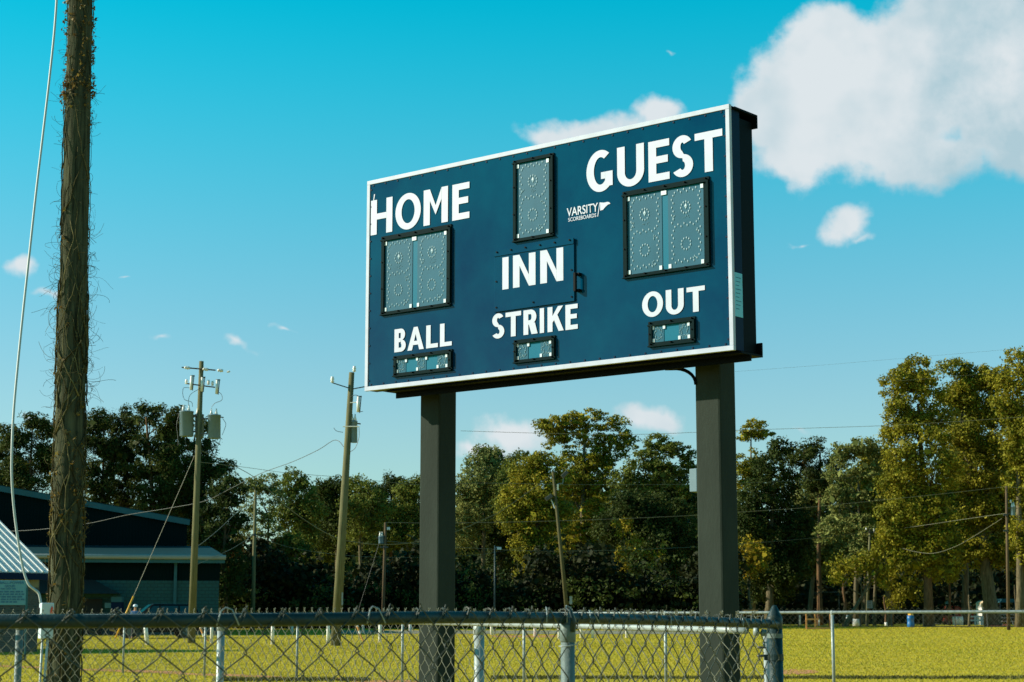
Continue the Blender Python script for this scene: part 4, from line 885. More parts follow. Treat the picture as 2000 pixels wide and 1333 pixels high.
pc = MB().tube([(tp.x, tp.y, 1.085), (tp.x, tp.y, 1.0865), (tp.x, tp.y, 1.124), (tp.x, tp.y, 1.129), (tp.x, tp.y, 1.164), (tp.x, tp.y, 1.168)], [.0272, .0285, .0285, .0255, .0085, .004], 20).build('pointed_cap', MAT['galv_dark'], tpo)
for poly in pc.data.polygons: poly.use_smooth = len(poly.vertices) == 4
for zz in (.985, .72, .35): 
    bb = MB().tube([(tp.x, tp.y, zz - .011), (tp.x, tp.y, zz + .011)], .0295, 20).build('tension_band', MAT['galv_dark'], tpo)
    MB().box((tp.x - .034, tp.y - .012, zz), .016, .006, .02).build('band_lug', MAT['galv_dark'], tpo)
for zz in (1.06,): MB().tube([(tp.x, tp.y, zz - .008), (tp.x, tp.y, zz + .008)], .0285, 20).build('brace_band', MAT['galv'], tpo)
# --- fence B: second fence, running away from the gate post to the left
PB = [(-9.0, 15.6, 1.115), (-6.0, 14.4, 1.115), (-3.67, 13.2, 1.115), (-2.15, 12.0, 1.115), (-1.12, 10.6, 1.112), (-.309, 9.0, 1.100), (.777, 6.95, 1.079), (.945, 6.63, 1.074)]
pathB = Path(PB)
fb = empty('chain_link_fence', Vector((-.3, 9.0, 0)), 'second chain link fence seen through the nearest one, with round galvanised line posts', 'fence')
sB = np.linspace(0, pathB.L, 90)
MB().tube([tuple(q) for q in pathB.at(sB[:-1])], .0135, 14).build('top_rail', MAT['galv_bright'], fb, smooth=True)
mesh_link(pathB, .1, pathB.L - .02, .104, .095, -1.06, .062, .0016, 4, .017, 'chain_link_mesh', MAT['wire_far'], fb, jit=.0018, seed=5)
m = MB(); s = .1
while s < pathB.L - .05:
    q = Vector(pathB.at(np.array([s]))[0]); nq = Vector(pathB.nrm(np.array([s]))[0]) * .017; tq = Vector((-nq.y, nq.x, 0)).normalized()
    m.tube([q + nq + UP * .055 - tq * .008, q + nq * 1.3 + UP * .070, q + nq + UP * .062 + tq * .009], .0018, 4); m.tube([q + nq + UP * .060 + tq * .003, q + nq * .6 + UP * .074 - tq * .004], .0016, 4); s += .104
m.build('mesh_barbs', MAT['wire_far'], fb, kind='stuff')
for (u_, Y_, r_, zt) in ((936, 9.35, .0265, 1.088), (431, 12.35, .0262, 1.09), (37, 13.35, .0265, 1.09), (-260, 14.6, .026, 1.09)):
    q = P(u_, 1260, Y_); line_post((q.x, q.y), zt, r_, fb, 'galv_bright' if u_ > 100 else 'galv')
gp = P(1497, 1260, 6.70); line_post((gp.x, gp.y), 1.068, .0115, fb, 'galv_bright', cap=False, name='gate_post')
MB().tube([P(1472, 1233.5, 6.66), P(1482, 1234, 6.66)], .0165, 14).build('rail_end_cup', MAT['galv_bright'], fb, smooth=True)
MB().tube([P(1487, 1236, 6.66), P(1497, 1236.5, 6.66)], .013, 12).build('rail_end_fitting', MAT['galv'], fb, smooth=True)
for vz in (1265, 1281.5): MB().tube([P(1479, vz, 6.62), P(1494, vz, 6.62)], .0042, 8).build('carriage_bolt', MAT['hardware'], fb, smooth=True)
# --- fence C: long straight fence along the near side of the ball field
fc = empty('chain_link_fence', Vector((FCp(6).x, FCp(6).y, 0)), 'long straight galvanised field fence with a bright top rail reaching the right edge', 'fence')
CR = 1.212
tC = [t for t in range(-4, 11)]
pathC = Path([(FCp(t).x, FCp(t).y, CR) for t in (-4, 3, 6, 10)])
MB().tube([(FCp(-4).x, FCp(-4).y, CR - .02), (FCp(10).x, FCp(10).y, CR)], .0205, 12).build('top_rail', MAT['galv_bright'], fc, smooth=True)
for t in tC: line_post((FCp(t).x, FCp(t).y), CR + .01, .0225, fc, 'galv_bright', cap=True)
mesh_link(pathC, .05, pathC.L - .05, .098, .085, -1.17, .05, .0012, 3, .028, 'chain_link_mesh', MAT['wire_far'], fc, fine=False, amp=.003, jit=.002, seed=9)
# --- fence D: low dark fence on the far edge of the field
fd = empty('chain_link_fence', G(1750, 142), 'far low chain link fence with thin dark posts in front of the trees at right', 'fence')
p0, p1 = G(1500, 148), G(2120, 142)
for k in range(11):
    p = p0.lerp(p1, k / 10); g = gz(p.y); MB().tube([(p.x, p.y, g - .05), (p.x, p.y, g + 1.2)], .05, 6).build('line_post', MAT['hardware'], fd)
for (nm, zz, r_) in (('top_rail', 1.18, .03), ('bottom_rail', .05, .03)):
    MB().tube([(p0.x, p0.y, gz(p0.y) + zz), (p1.x, p1.y, gz(p1.y) + zz)], r_, 5).build(nm, MAT['galv_dark'], fd)
pathD = Path([(p0.x, p0.y, 1.7), (p1.x, p1.y, 1.7)])
mesh_link(pathD, .1, pathD.L - .1, .5, .55, -1.1, .0, .012, 3, .03, 'chain_link_mesh', MAT['wire_far'], fd, fine=False, amp=.0, seed=11)

# ------------------------------------------------------------------ the vine-covered pole
b0 = P(127, 1209, 17.0); t0 = P(166, -330, 17.15)
bp = empty('utility_pole', Vector((b0.x, b0.y, 0)), 'thick vine covered wooden pole rising out of frame at the left', 'pole')
def pl(z):
    t = (z - HC) / (t0.z - HC); return Vector((b0.x + (t0.x - b0.x) * t, b0.y + (t0.y - b0.y) * t, z))
def pr(z): return .154 - .0052 * z
MB().tube([pl(z) for z in np.linspace(-.1, t0.z, 24)], [pr(z) for z in np.linspace(-.1, t0.z, 24)], 28).build('pole_shaft', MAT['wood_big'], bp, smooth=True)
vn = empty('climbing_vine', Vector((b0.x, b0.y, 0)), 'dry tangled vine with brown leaves climbing the thick pole at left', 'vine')
m = MB(); rr = random.Random(21)
def onp(z, a, o=0.0): c_ = pl(z); r_ = pr(z) + o; return c_ + Vector((math.cos(a) * r_, math.sin(a) * r_, 0))
for i in range(150):       # stems hugging the shaft
    z = rr.uniform(-.2, 8.0) if i > 70 else rr.uniform(-.2, 3.6); a = rr.uniform(0, 2 * math.pi); pts = []; da = rr.uniform(-.35, .35); ln = rr.randint(7, 16); r0 = rr.uniform(.003, .009) if z < 5 else rr.uniform(.002, .006)
    o_ = rr.uniform(.002, .010)
    for k in range(ln): pts.append(onp(z, a, o_ + abs(math.sin(k * 1.3 + i)) * .012)); z += rr.uniform(.05, .13); da += rr.uniform(-.25, .25); da *= .85; a += da
    m.tube(pts, [r0 * (1 - .5 * k / ln) for k in range(ln)], 5)
m.build('vine_stem', MAT['vine'], vn, smooth=True, kind='stuff')
m = MB()
for i in range(820):      # fine curls standing off the bark, thick in patches
    z = rr.choice([rr.uniform(0, 3.0), rr.gauss(4.5, .45), rr.gauss(6.2, .35), rr.gauss(3.6, .6), rr.uniform(0, 8.0)]); a = rr.choice([rr.gauss(0, .5), rr.gauss(math.pi, .5), rr.uniform(0, 6.28)])
    r0 = rr.uniform(.0009, .0020); p = onp(z, a, .0); out = Vector((math.cos(a), math.sin(a), rr.uniform(-.5, .5))).normalized(); d = (out + Vector((0, 0, rr.uniform(-.8, .8)))).normalized(); pts = [p]; ax = Vector((rr.uniform(-1, 1), rr.uniform(-1, 1), rr.uniform(-1, 1))).normalized(); cur = rr.uniform(.2, .75)
    L0 = rr.uniform(.010, .026) * (1.6 if abs(z - 4.3) < .6 or abs(z - 3.5) < .4 else 1)
    for k in range(rr.randint(4, 9)): d = (Matrix.Rotation(cur, 3, ax) @ d).normalized(); pts.append(pts[-1] + d * L0)
    m.tube(pts, r0, 3, cap=False)
m.build('vine_tendrils', MAT['vine'], vn, kind='stuff')
cs = []
for i in range(460):
    z = rr.choice([rr.uniform(6.3, 8.0), rr.uniform(6.3, 8.0), rr.gauss(7.0, .3), rr.gauss(6.25, .1), rr.uniform(.5, 6.5), rr.gauss(2.2, .3)]); a = rr.uniform(0, 6.28); cs.append(tuple(onp(z, a, rr.uniform(0, .035))))
cs = np.array(cs); V, Q = leaf_cloud(cs, np.full((len(cs), 3), .03), 5, .034, np.random.default_rng(5)); np_mesh('vine_leaves', V, Q, MAT['vine_leaf'], vn, kind='stuff')
# the pale service cable dropping beside the pole into the white box
SYc = 15.5
cp = [(118, -260), (113, -60), (108, 40), (97, 150), (83, 270), (70, 380), (57, 500), (45, 610), (35, 710), (27, 800), (23.5, 870), (23, 930), (26.5, 985), (33, 1040), (42, 1095), (49, 1125), (57, 1143), (68, 1152), (76, 1160), (80, 1180)]
sc_ = empty('service_cable', P(80, 1180, SYc), 'long pale grey cable hanging beside the vine covered pole down into the white box', 'cable')
MB().tube(catmull([P(u_, v_, SYc + (1.0 * (1 - min(1, max(0, v_ / 900))))) for u_, v_ in cp], 5), .0108, 10).build('cable_run', MAT['cable_white'], sc_, smooth=True)
MB().tube(catmull([P(80 + 0, 1180, SYc), P(77, 1164, SYc + .02), P(68, 1155, SYc + .03), P(55, 1143, SYc + .03), P(48, 1126, SYc + .02), P(45, 1110, SYc + .02)], 5), .006, 6).build('tie_cord', MAT['cable_pale'], sc_, smooth=True)
ub = empty('meter_pedestal', Vector((P(88, 1260, SYc).x, SYc, 0)), 'small white electrical box on two thin pipes at the foot of the vine covered pole', 'electrical box')
c0 = P(86.5, 1213, SYc); zt, zb_ = P(86, 1178, SYc).z, P(86, 1248, SYc).z
yw = R(28); ax = Vector((math.cos(yw), math.sin(yw), 0)); ay = Vector((-math.sin(yw), math.cos(yw), 0))
MB().box((c0.x + .015, SYc, (zt + zb_) / 2), .105, .10, zt - zb_, ax, ay).build('box_body', MAT['tab'], ub, bevel=.006)
tc_ = Vector((c0.x + .015, SYc, 0)) - ay * .051 + ax * .034
MB().prism([tc_ + UP * 1.165 - ax * .012, tc_ + UP * 1.165 + ax * .012, tc_ + UP * 1.195 + ax * .014, tc_ + UP * 1.228, tc_ + UP * 1.195 - ax * .014], -ay * .006).build('red_lens', MAT['red'], ub, label='small red teardrop mark on the white box')
MB().box((c0.x - .055, SYc - .0, 1.19), .018, .03, .05).build('side_latch', MAT['hardware'], ub)
for u_, u2 in ((83, 78), (93.5, 86)): MB().tube([P(u_, 1245, SYc), Vector((P(u2, 1333, SYc).x, SYc, .55)), Vector((P(u2, 1333, SYc).x - .03, SYc, -.05))], .011, 8).build('pipe_leg', MAT['cable_white'], ub, smooth=True)

# ------------------------------------------------------------------ utility poles and lines
PGRP = 'wooden poles round the field'
def upole(label, ub_, Y, ut, vt, r0, r1, m='wood', name='utility_pole', cat='utility pole'):
    g = G(ub_, Y); t = P(ut, vt, Y); root = empty(name, g, label, cat, PGRP)
    MB().tube([g - UP * .1, g.lerp(t, .5), t], [r0, (r0 + r1) / 2, r1], 14).build('pole_shaft', MAT[m], root, smooth=True)
    return root
def insul(root, p, s=1.0, d=UP):
    m = MB(); d = Vector(d).normalized(); rs = [.03, .075, .045, .08, .05, .06]
    m.tube([p + d * (i * .045 * s) for i in range(6)], [r_ * s for r_ in rs], 8); m.build('insulator', MAT['porcelain'], root, smooth=True)
def cutout(root, p, s=1.0, tilt=.3):
    o = MB().tube([p + Vector((0, 0, .28 * s)), p + Vector((-.05 * tilt, -.02, -.25 * s))], [.055 * s, .05 * s], 8).build('fuse_cutout', MAT['porcelain'], root, smooth=True)
    MB().tube([p + Vector((.09 * s, -.03, .26 * s)), p + Vector((.05 * s, -.03, -.28 * s))], .018 * s, 6).build('fuse_tube', MAT['hardware'], o)
    MB().box(p + Vector((.03 * s, 0, .28 * s)), .16 * s, .04, .05 * s).build('fuse_bracket', MAT['hardware'], o)
def transformer(root, u0, u1, v0, v1, Y, poleu, label=None):
    a = P((u0 + u1) / 2, v1, Y); b_ = P((u0 + u1) / 2, v0, Y); r_ = (u1 - u0) / 2 * Y / F
    o = MB().tube([a, a + UP * .02, b_ - UP * .05, b_ - UP * .045, b_, b_ + UP * .02], [r_ * .94, r_, r_, r_ * 1.06, r_ * 1.06, r_ * .8], 20).build('transformer', MAT['transformer'], root, label=label)
    for poly in o.data.polygons: poly.use_smooth = len(poly.vertices) == 4 and abs(poly.normal.z) < .5
    for dx_ in (-.45, .35):
        q = b_ + Vector((r_ * dx_, -r_ * .2, 0)); MB().tube([q, q + UP * .08, q + UP * .16, q + UP * .3], [.055, .075, .04, .025], 8).build('bushing', MAT['porcelain'], o, smooth=True)
    q = b_ + Vector((0, 0, -.12)); pu = P(poleu, (v0 + v1) / 2, Y); sgn = 1 if pu.x > q.x else -1
    for fz in (.16, .8): MB().box(Vector(((q.x + sgn * r_ + pu.x) / 2, Y, b_.z + (a.z - b_.z) * fz)), abs(pu.x - q.x - sgn * r_) + .02, .08, .07).build('mounting_bracket', MAT['hardware'], o)
    MB().tube([b_ + Vector((-sgn * r_, 0, -.1)), b_ + Vector((-sgn * (r_ + .14), 0, -.12))], .03, 6).build('side_bushing', MAT['hardware'], o)
    return o
def cable(name, pts, r, m, root=None, label=None, cat=None, sag=None, grp=None):
    pts = [Vector(p) for p in pts]; o = MB().tube(catmull(pts, 8), r, 5, cap=False).build(name, MAT[m], root)
    if label: tag(o, label, cat, grp)
    return o
# P1: transformer pole
Y1 = Yb(1257)
p1 = upole('wooden pole carrying two crossarms and grey cylinder transformers, left of the scoreboard', 373.5, Y1, 393.5, 706, .185, .105)
a, b_ = P(355, 718, Y1 - .12), P(421, 723.5, Y1 - .12); MB().tube([a, b_], .035, 6).build('crossarm', MAT['hardware'], p1)
for u_ in (366, 402, 431): insul(p1, P(u_ - 6, 720 + (u_ - 390) * .08, Y1 - .2), 1.15, (1, 0, -.12))
insul(p1, P(443, 727, Y1 - .2), .7, (1, 0, .2))
a, b_ = P(364, 749.5, Y1 - .15), P(420, 757, Y1 - .15); MB().tube([a, b_], .033, 6).build('crossarm', MAT['hardware'], p1)
for (u_, v_) in ((374, 749), (395, 752), (424, 757)): cutout(p1, P(u_, v_, Y1 - .3), 1.25)
for (u_, v_) in ((364, 751), (407, 752), (415, 754)): insul(p1, P(u_, v_, Y1 - .15), 1.0)
transformer(p1, 381, 398, 810, 855, Y1 + .3, 389)
transformer(p1, 351, 378, 804, 853, Y1 - .05, 386, 'left grey transformer')
transformer(p1, 406, 431, 811, 857, Y1 - .05, 391, 'right grey transformer')
for k, pts in enumerate(([(372, 758), (359, 758), (357, 770), (361, 781), (374, 786), (376, 795)], [(393, 758), (373, 770), (368, 784), (369, 794)], [(426, 765), (433, 772), (433, 782), (420, 788), (413, 796)],
                         [(435, 818), (441, 828), (438, 840), (434, 850)], [(431, 858), (425, 872), (414, 880)], [(362, 856), (363, 868), (369, 872)], [(350, 808), (345, 830), (347, 850), (348, 870)])):
    cable('jumper_wire', [P(u_, v_, Y1 - .25) for u_, v_ in pts], .012, 'cable', p1)
MB().tube([P(383, 886, Y1), P(384, 860, Y1)], .05, 6).build('cable_clamp', MAT['hardware'], p1)
# guy wire with its yellow guard
gw = empty('guy_wire', G(222, Y1 + 1), 'diagonal guy wire from the transformer pole ending in a yellow guard', 'guy wire')
MB().tube([P(380, 890, Y1), P(223, 1252, Y1 - 1.2)], .013, 6, cap=False).build('steel_strand', MAT['cable_pale'], gw)
MB().tube([P(380, 890, Y1).lerp(P(223, 1252, Y1 - 1.2), .765), P(380, 890, Y1).lerp(P(223, 1252, Y1 - 1.2), .985)], .042, 8).build('yellow_guard', MAT['yellow'], gw, smooth=True)
# P2: leaning pole beside the board
Y2 = Yb(1262)
p2 = upole('leaning wooden pole with one small transformer, just left of the scoreboard', 655, Y2, 687, 728, .215, .115)
for (u_, v_, cx, cy) in ((649, 748, 683, 759), (716, 755, 690, 760)):
    MB().tube([P(cx, cy, Y2 - .1), P(u_, v_, Y2 - .1)], .025, 6).build('insulator_arm', MAT['hardware'], p2); insul(p2, P(u_, v_, Y2 - .1), 1.15)
insul(p2, P(692, 727, Y2 - .1), 1.1)
cutout(p2, P(700, 791, Y2 - .2), 1.25); MB().tube([P(684, 787, Y2 - .15), P(698, 786, Y2 - .2)], .02, 6).build('insulator_arm', MAT['porcelain'], p2)
transformer(p2, 684.5, 698, 823, 865, Y2 + .05, 678)
MB().tube([P(670, 833.5, Y2 - .22), P(702, 833.5, Y2 - .25)], .025, 6).build('steel_band', MAT['porcelain'], p2)
for pts in ([(685, 775), (694, 772), (701, 775), (703, 780)], [(699, 800), (703, 804), (709, 804)], [(701, 834), (701, 855), (694, 875), (684, 883)], [(652, 836), (657, 842), (670, 845)]): cable('jumper_wire', [P(u_, v_, Y2 - .2) for u_, v_ in pts], .012, 'cable', p2)
MB().box(P(668.5, 1170, Y2 - .3), .06, .05, .52).build('conduit', MAT['signgrey'], p2)
# P3..P8
Y3 = 118; p3 = upole('plain bare wooden pole in front of the thin crowned tree', 493, Y3, 499, 958, .15, .09); MB().box(P(496, 1045, Y3 - .15), .3, .08, .12).build('wire_bracket', MAT['hardware'], p3)
Y4 = 120; p4 = upole('small far pole with a little pale transformer, right of the leaning pole', 747, Y4, 753, 1021, .125, .09, 'wood_dark'); transformer(p4, 739.5, 749.5, 1048, 1062, Y4, 752)
for u_ in (757, 760): insul(p4, P(u_, 1036, Y4), .9)
MB().box(P(750, 1069, Y4 - .1), .55, .08, .10).build('crossarm', MAT['hardware'], p4)
MB().tube([P(741, 1060, Y4), P(699, 1195, Y4)], .011, 5).build('guy_strand', MAT['cable'], p4)
Y5 = 120; p5 = upole('thin metal street light pole seen between the board posts', 966, Y5, 966.5, 1066, .06, .05, 'galv_dark', 'street_light', 'street light')
MB().tube([P(966.5, 1072, Y5), P(970, 1069, Y5), P(976, 1070, Y5)], .04, 6).build('lamp_arm', MAT['transformer'], p5); MB().box(P(975, 1071.5, Y5), .28, .16, .16).build('lamp_head', MAT['tab'], p5)
Y6 = Yb(1247); p6 = upole('wooden pole leaning left with floodlights near its top, below the board', 1113, Y6, 1080, 922, .125, .075, 'wood_dim')
for (u_, v_, du, dv, s) in ((1103, 927, 6, -6, 1), (1072, 972, -6, 4, 1)):
    c_ = P(u_, v_, Y6 - .1); axx = Vector((du, 0, -dv)).normalized()
    MB().box(c_, .42, .25, .2, axx, (0, 1, 0), axx.cross(Vector((0, 1, 0)))).build('floodlight', MAT['hardware'], p6, bevel=.02)
MB().tube([P(1089, 945, Y6), P(1099, 945, Y6), P(1101, 932, Y6)], .025, 6).build('lamp_bracket', MAT['transformer'], p6)
MB().tube([P(1088, 992, Y6), P(1083, 993, Y6), P(1081, 986, Y6), P(1076, 976, Y6)], .03, 6).build('lamp_bracket', MAT['tab'], p6)
MB().box(P(1089.5, 952, Y6 - .15), .09, .08, .32).build('relay_box', MAT['porcelain'], p6)
MB().box(P(1115, 1173, Y6 - .1), .14, .12, .42).build('switch_box', MAT['signgrey'], p6)
Y7 = Yb(1223.5); p7 = upole('brown pole carrying a small grey sign near its foot, right of the pointed fence post', 1693, Y7, 1699, 1033, .125, .085)
MB().box(P(1702, 1040, Y7 - .1), .5, .08, .1).build('crossarm', MAT['hardware'], p7); insul(p7, P(1707, 1038, Y7 - .1), .9); insul(p7, P(1692, 1036, Y7 - .1), .9)
sg = MB().box(P(1698.5, 1181, Y7 - .15), .48, .02, .62).build('pole_sign', MAT['signgrey'], p7)
m = MB()
for k in range(4): m.box(P(1698.5, 1175.5 + k * 3.4, Y7 - .165), .3 - .05 * (k % 2), .004, .045)
m.build('sign_print', MAT['hardware'], sg)
Y8 = Yb(1231); p8 = upole('tall pole with a pale transformer near the right edge, in front of the great oaks', 1970, Y8, 1965.5, 950, .13, .085, 'wood_dark'); transformer(p8, 1974, 1983, 990, 1007, Y8, 1967)
for v_ in (1006, 1037): MB().box(P(1964, v_, Y8 - .1), .32, .08, .14).build('crossarm', MAT['hardware'], p8)
insul(p8, P(1974, 983, Y8), 1.0)
# lines
LG = 'overhead wires'
def wire(label, pts, Ya, Yz, r=.012, m='cable_pale'):
    n = len(pts); return cable('overhead_wire', [P(u_, v_, Ya + (Yz - Ya) * ((u_ - pts[0][0]) / (pts[-1][0] - pts[0][0]))) for u_, v_ in pts], r, m, None, label, 'wire', None, LG)
wire('thick wire sagging deeply from the transformer pole behind the board to the floodlight pole', [(391, 880), (438, 901), (500, 935), (560, 990), (620, 1032), (664, 1053), (705, 1061), (745, 1064), (800, 1061), (850, 1050), (892, 1038), (940, 1017), (976, 1000), (1020, 970), (1050, 948), (1078, 928)], Y1, Y6, .017)
wire('wire rising from behind the dark building to the leaning transformer pole', [(-60, 1040), (60, 1036), (165, 1024), (250, 1006), (330, 993), (400, 979), (450, 955), (510, 925), (570, 903), (620, 880), (645, 864), (655, 860), (663, 863), (671, 873)], 100, Y2, .014, 'cable')
wire('faint thin wire crossing the sky left of the leaning pole', [(390, 903), (470, 912), (560, 924), (660, 932), (740, 940), (821, 947), (950, 944), (1120, 947), (1280, 947), (1440, 944), (1570, 939), (1750, 925), (2100, 890)], Y1, 165, .011)
wire('wire from the small transformer pole past the right post to the tall right pole top', [(753, 1021), (850, 1022), (950, 1021), (1080, 1018), (1200, 1014), (1356, 1007), (1439, 1001), (1560, 993), (1704, 979), (1840, 965), (1965, 951)], Y4, Y8, .014)
wire('wire running past the light pole to the top of the brown signed pole', [(752, 1057), (820, 1063), (892, 1069), (1000, 1075), (1080, 1077), (1200, 1075), (1356, 1069), (1439, 1063), (1560, 1054), (1697, 1040)], Y4, Y7, .014)
wire('taut wire between the brown signed pole and the tall right pole', [(1704, 1040), (1800, 1027), (1880, 1015), (1965, 1003)], Y7, Y8, .014)
wire('loose cable hanging in a deep curve between the signed pole and the tall right pole', [(1708, 1040), (1735, 1058), (1765, 1072), (1800, 1080), (1830, 1080), (1870, 1066), (1910, 1043), (1957, 1013)], Y7, Y8, .016)
wire('high faint wire crossing the sky right of the scoreboard', [(1380, 730), (1439, 726), (1600, 714), (1743, 702), (2100, 672)], 60, 60, .0025)
wire('second high wire crossing the big oak crowns at right', [(1750, 745), (1800, 741), (1870, 735), (2100, 718)], 142, 142, .010)
wire('pale wire crossing the tops of the oaks from the floodlight pole to the right edge', [(900, 842), (1074, 847), (1232, 849), (1356, 845), (1439, 841), (1600, 836), (1723, 832), (1850, 825), (2100, 808)], 120, 120, .014)
wire('wire sloping up to the left side of the bare pole', [(380, 1105), (437, 1080), (470, 1062), (497, 1043)], 100, Y3, .014)
wire('faint wire sloping up in front of the low dark pine', [(385, 1068), (400, 1057), (430, 1032), (461, 1003), (498, 975)], 95, Y3, .014)
wire('low wire sagging from the bare pole across to the board left post', [(497, 1043), (520, 1054), (560, 1068), (620, 1079), (700, 1087), (780, 1089), (860, 1088), (950, 1082), (1060, 1062)], Y3, 150, .012)
wire('wire leaving the tall right pole toward the right edge', [(1965, 951), (2050, 957), (2150, 960)], Y8, Y8, .014)
wire('lower wire leaving the tall right pole toward the right edge', [(1968, 1014), (2040, 1017), (2150, 1016)], Y8, Y8, .014)

# ------------------------------------------------------------------ buildings at left
YB = 107.0
bb_ = empty('metal_building', G(230, YB), 'large dark green metal building with low gable roof and a lean-to of painted block', 'building')
def zz_(v, Y): return P(500, v, Y).z
def Xp(u, v, Y): return P(u, v, Y).x
gY = YB + 6.5; f0 = gz(YB)
pk = P(23, 955, gY); er = P(403, 1020, gY); el_ = P(-357, 1020, gY)
m = MB(); m.prism([(el_.x, gY, f0), (er.x, gY, f0), (er.x, gY, er.z), (pk.x, gY, pk.z), (el_.x, gY, el_.z)], (0, 16, 0)); m.build('upper_wall', MAT['darkmetal'], bb_)
for (a, b_) in ((pk, er), (el_, pk)):
    d = (b_ - a).normalized(); a2 = a + Vector((0, -.12, .02)); b2 = b_ + Vector((0, -.12, .02)) + d * (.15 if b_ is er else 0)
    m = MB(); n_ = Vector((-d.z, 0, d.x)); c_ = (a2 + b2) / 2; m.box(c_, (b2 - a2).length, .24, .34, d, (0, 1, 0), n_); m.build('rake_trim', MAT['fascia'], bb_)
    m = MB(); m.box(c_ + Vector((0, 8.2, .19)), (b2 - a2).length, 16.6, .06, d, (0, 1, 0), n_); m.build('roof_panel', MAT['roofteal'], bb_)
lx0, lx1 = P(-330, 1090, YB).x, P(428, 1095, YB).x; ez = P(300, 1089, YB - .5).z; ez2 = P(430, 1095, YB - .5).z; bz = P(300, 1073, gY).z
m = MB(); m.prism([(lx0, YB - .6, ez), (lx1 + .25, YB - .6, ez), (lx1 - .5, gY - .02, bz + .1), (lx0, gY - .02, bz + .1)], (0, 0, .12)); m.build('lean_to_roof', MAT['roofteal'], bb_)
x = lx0; g_ = MB().tube([(lx0, YB - .68, ez + .03), (lx1 + .3, YB - .68, ez + .03)], .14, 8).build('gutter', MAT['gutter'], bb_, smooth=True)
MB().box(((lx0 + lx1) / 2 + .1, YB - .56, ez - .18), lx1 - lx0 + .3, .1, .26).build('eave_fascia', MAT['fascia'], bb_)
wz = P(400, 1134, YB).z
MB().box(((lx0 + lx1) / 2, YB + 3.2, (wz + ez - .2) / 2), lx1 - lx0, 6.4, ez - .2 - wz).build('metal_siding', MAT['darkmetal'], bb_)
MB().box(((lx0 + lx1) / 2 - .04, YB + 3.2, (wz + f0) / 2 - .1), lx1 - lx0, 6.44, wz - f0 + .2).build('block_wall', MAT['cmu'], bb_)
MB().tube([(P(341.5, 1100, YB).x, YB - .12, ez - .1), (P(341.5, 1100, YB).x, YB - .12, f0 + .1)], .10, 6).build('downspout', MAT['fascia'], bb_)
ax0, ax1 = P(60, 1150, YB).x, P(236, 1150, YB).x; az0, az1 = P(200, 1160, YB - 1.4).z, P(200, 1133, YB).z
m = MB(); m.add([(ax0, YB - .05, az1), (ax1 - 1.6, YB - .05, az1), (ax1, YB - 1.5, az0), (ax0, YB - 1.5, az0), (ax1, YB - .05, az0), (ax0, YB - .05, az0)], [(0, 1, 2, 3), (1, 4, 2), (0, 3, 5), (3, 2, 4, 5), (0, 5, 4, 1)]); m.build('awning', MAT['awning'], bb_)
dr_ = MB().box((P(182, 1190, YB).x, YB - .09, f0 + 1.05), 1.1, .1, 2.1).build('door', MAT['awning'], bb_)
MB().box((P(211, 1190, YB).x, YB - .09, P(211, 1183, YB).z), .36, .08, .3).build('wall_notice', MAT['banner'], bb_)
bb_.rotation_euler.z = R(11)
vm = empty('vending_machine', G(229, YB - .8), 'dark vending machine with a pale blue top panel, against the block wall', 'vending machine')
vz = P(229, 1166, YB - .8).z; MB().box((P(229, 1190, YB - .8).x, YB - .8, (f0 + vz - .32) / 2), .62, .6, vz - .32 - f0).build('machine_body', MAT['navy_side'], vm); MB().box((P(229, 1190, YB - .8).x, YB - .82, vz - .15), .62, .6, .3).build('top_panel', MAT['fascia'], vm)
# brick concession hut with the white ribbed roof
hb = empty('brick_hut', G(20, 60), 'small tan brick building with a white ribbed metal roof at the left edge', 'building')
cE = P(99, 1119, 62); ev = Vector((math.cos(R(45)), math.sin(R(45)), 0)); sl_ = Vector((-.70, .70, 0)); tanp = .52; upv = (sl_ + UP * tanp * sl_.length)
run = 4.6; cL = cE - ev * 12
m = MB(); nrmv = ev.cross(upv).normalized(); nrmv = nrmv if nrmv.z > 0 else -nrmv
m.prism([cL, cE, cE + upv * run, cL + upv * run], -nrmv * .05); m.build('roof_sheet', MAT['roofwhite'], hb)
bk = cE + upv * run; bl = cL + upv * run; dn = Vector((-sl_.x * -1, 0, 0)); dnv = sl_ - UP * tanp * sl_.length
m = MB(); m.prism([bl, bk, bk + dnv * run, bl + dnv * run], (0, 0, -.05)); m.build('roof_sheet', MAT['roofwhite'], hb)
for k in range(44):
    a = cE - ev * (.02 + k * .27); MB().box(a + upv * run / 2 + nrmv * .022, .06, upv.length * run, .045, ev, upv.normalized(), nrmv).build('roof_rib', MAT['roofwhite'], hb)
MB().box(cE - ev * 6 + Vector((0, 0, -.14)) - sl_ * .02, 12.0, .06, .22, ev, sl_.normalized(), UP).build('eave_board', MAT['navy_side'], hb)
w0 = cE - ev * .25 + sl_ * .45; w1 = cL + sl_ * .45; h0 = gz(60); wt = cE.z - .2
def wallbox(a, b_, z0, z1, th, m_, nm, off=0.0):
    d = (b_ - a).normalized(); n_ = Vector((d.y, -d.x, 0)); c_ = (a + b_) / 2 + n_ * off; return MB().box(Vector((c_.x, c_.y, (z0 + z1) / 2)), (b_ - a).length, th, z1 - z0, d, n_, UP).build(nm, MAT[m_], hb)
wallbox(w0, w1, h0, wt - .3, .2, 'brick', 'front_wall'); wallbox(w0, w1, wt - .3, wt, .24, 'beige', 'fascia_board')
w2 = w0 + sl_ * (run * 2 - .9); wallbox(w0 + ev * .0, w2, h0, wt + .1, .2, 'brick', 'end_wall')
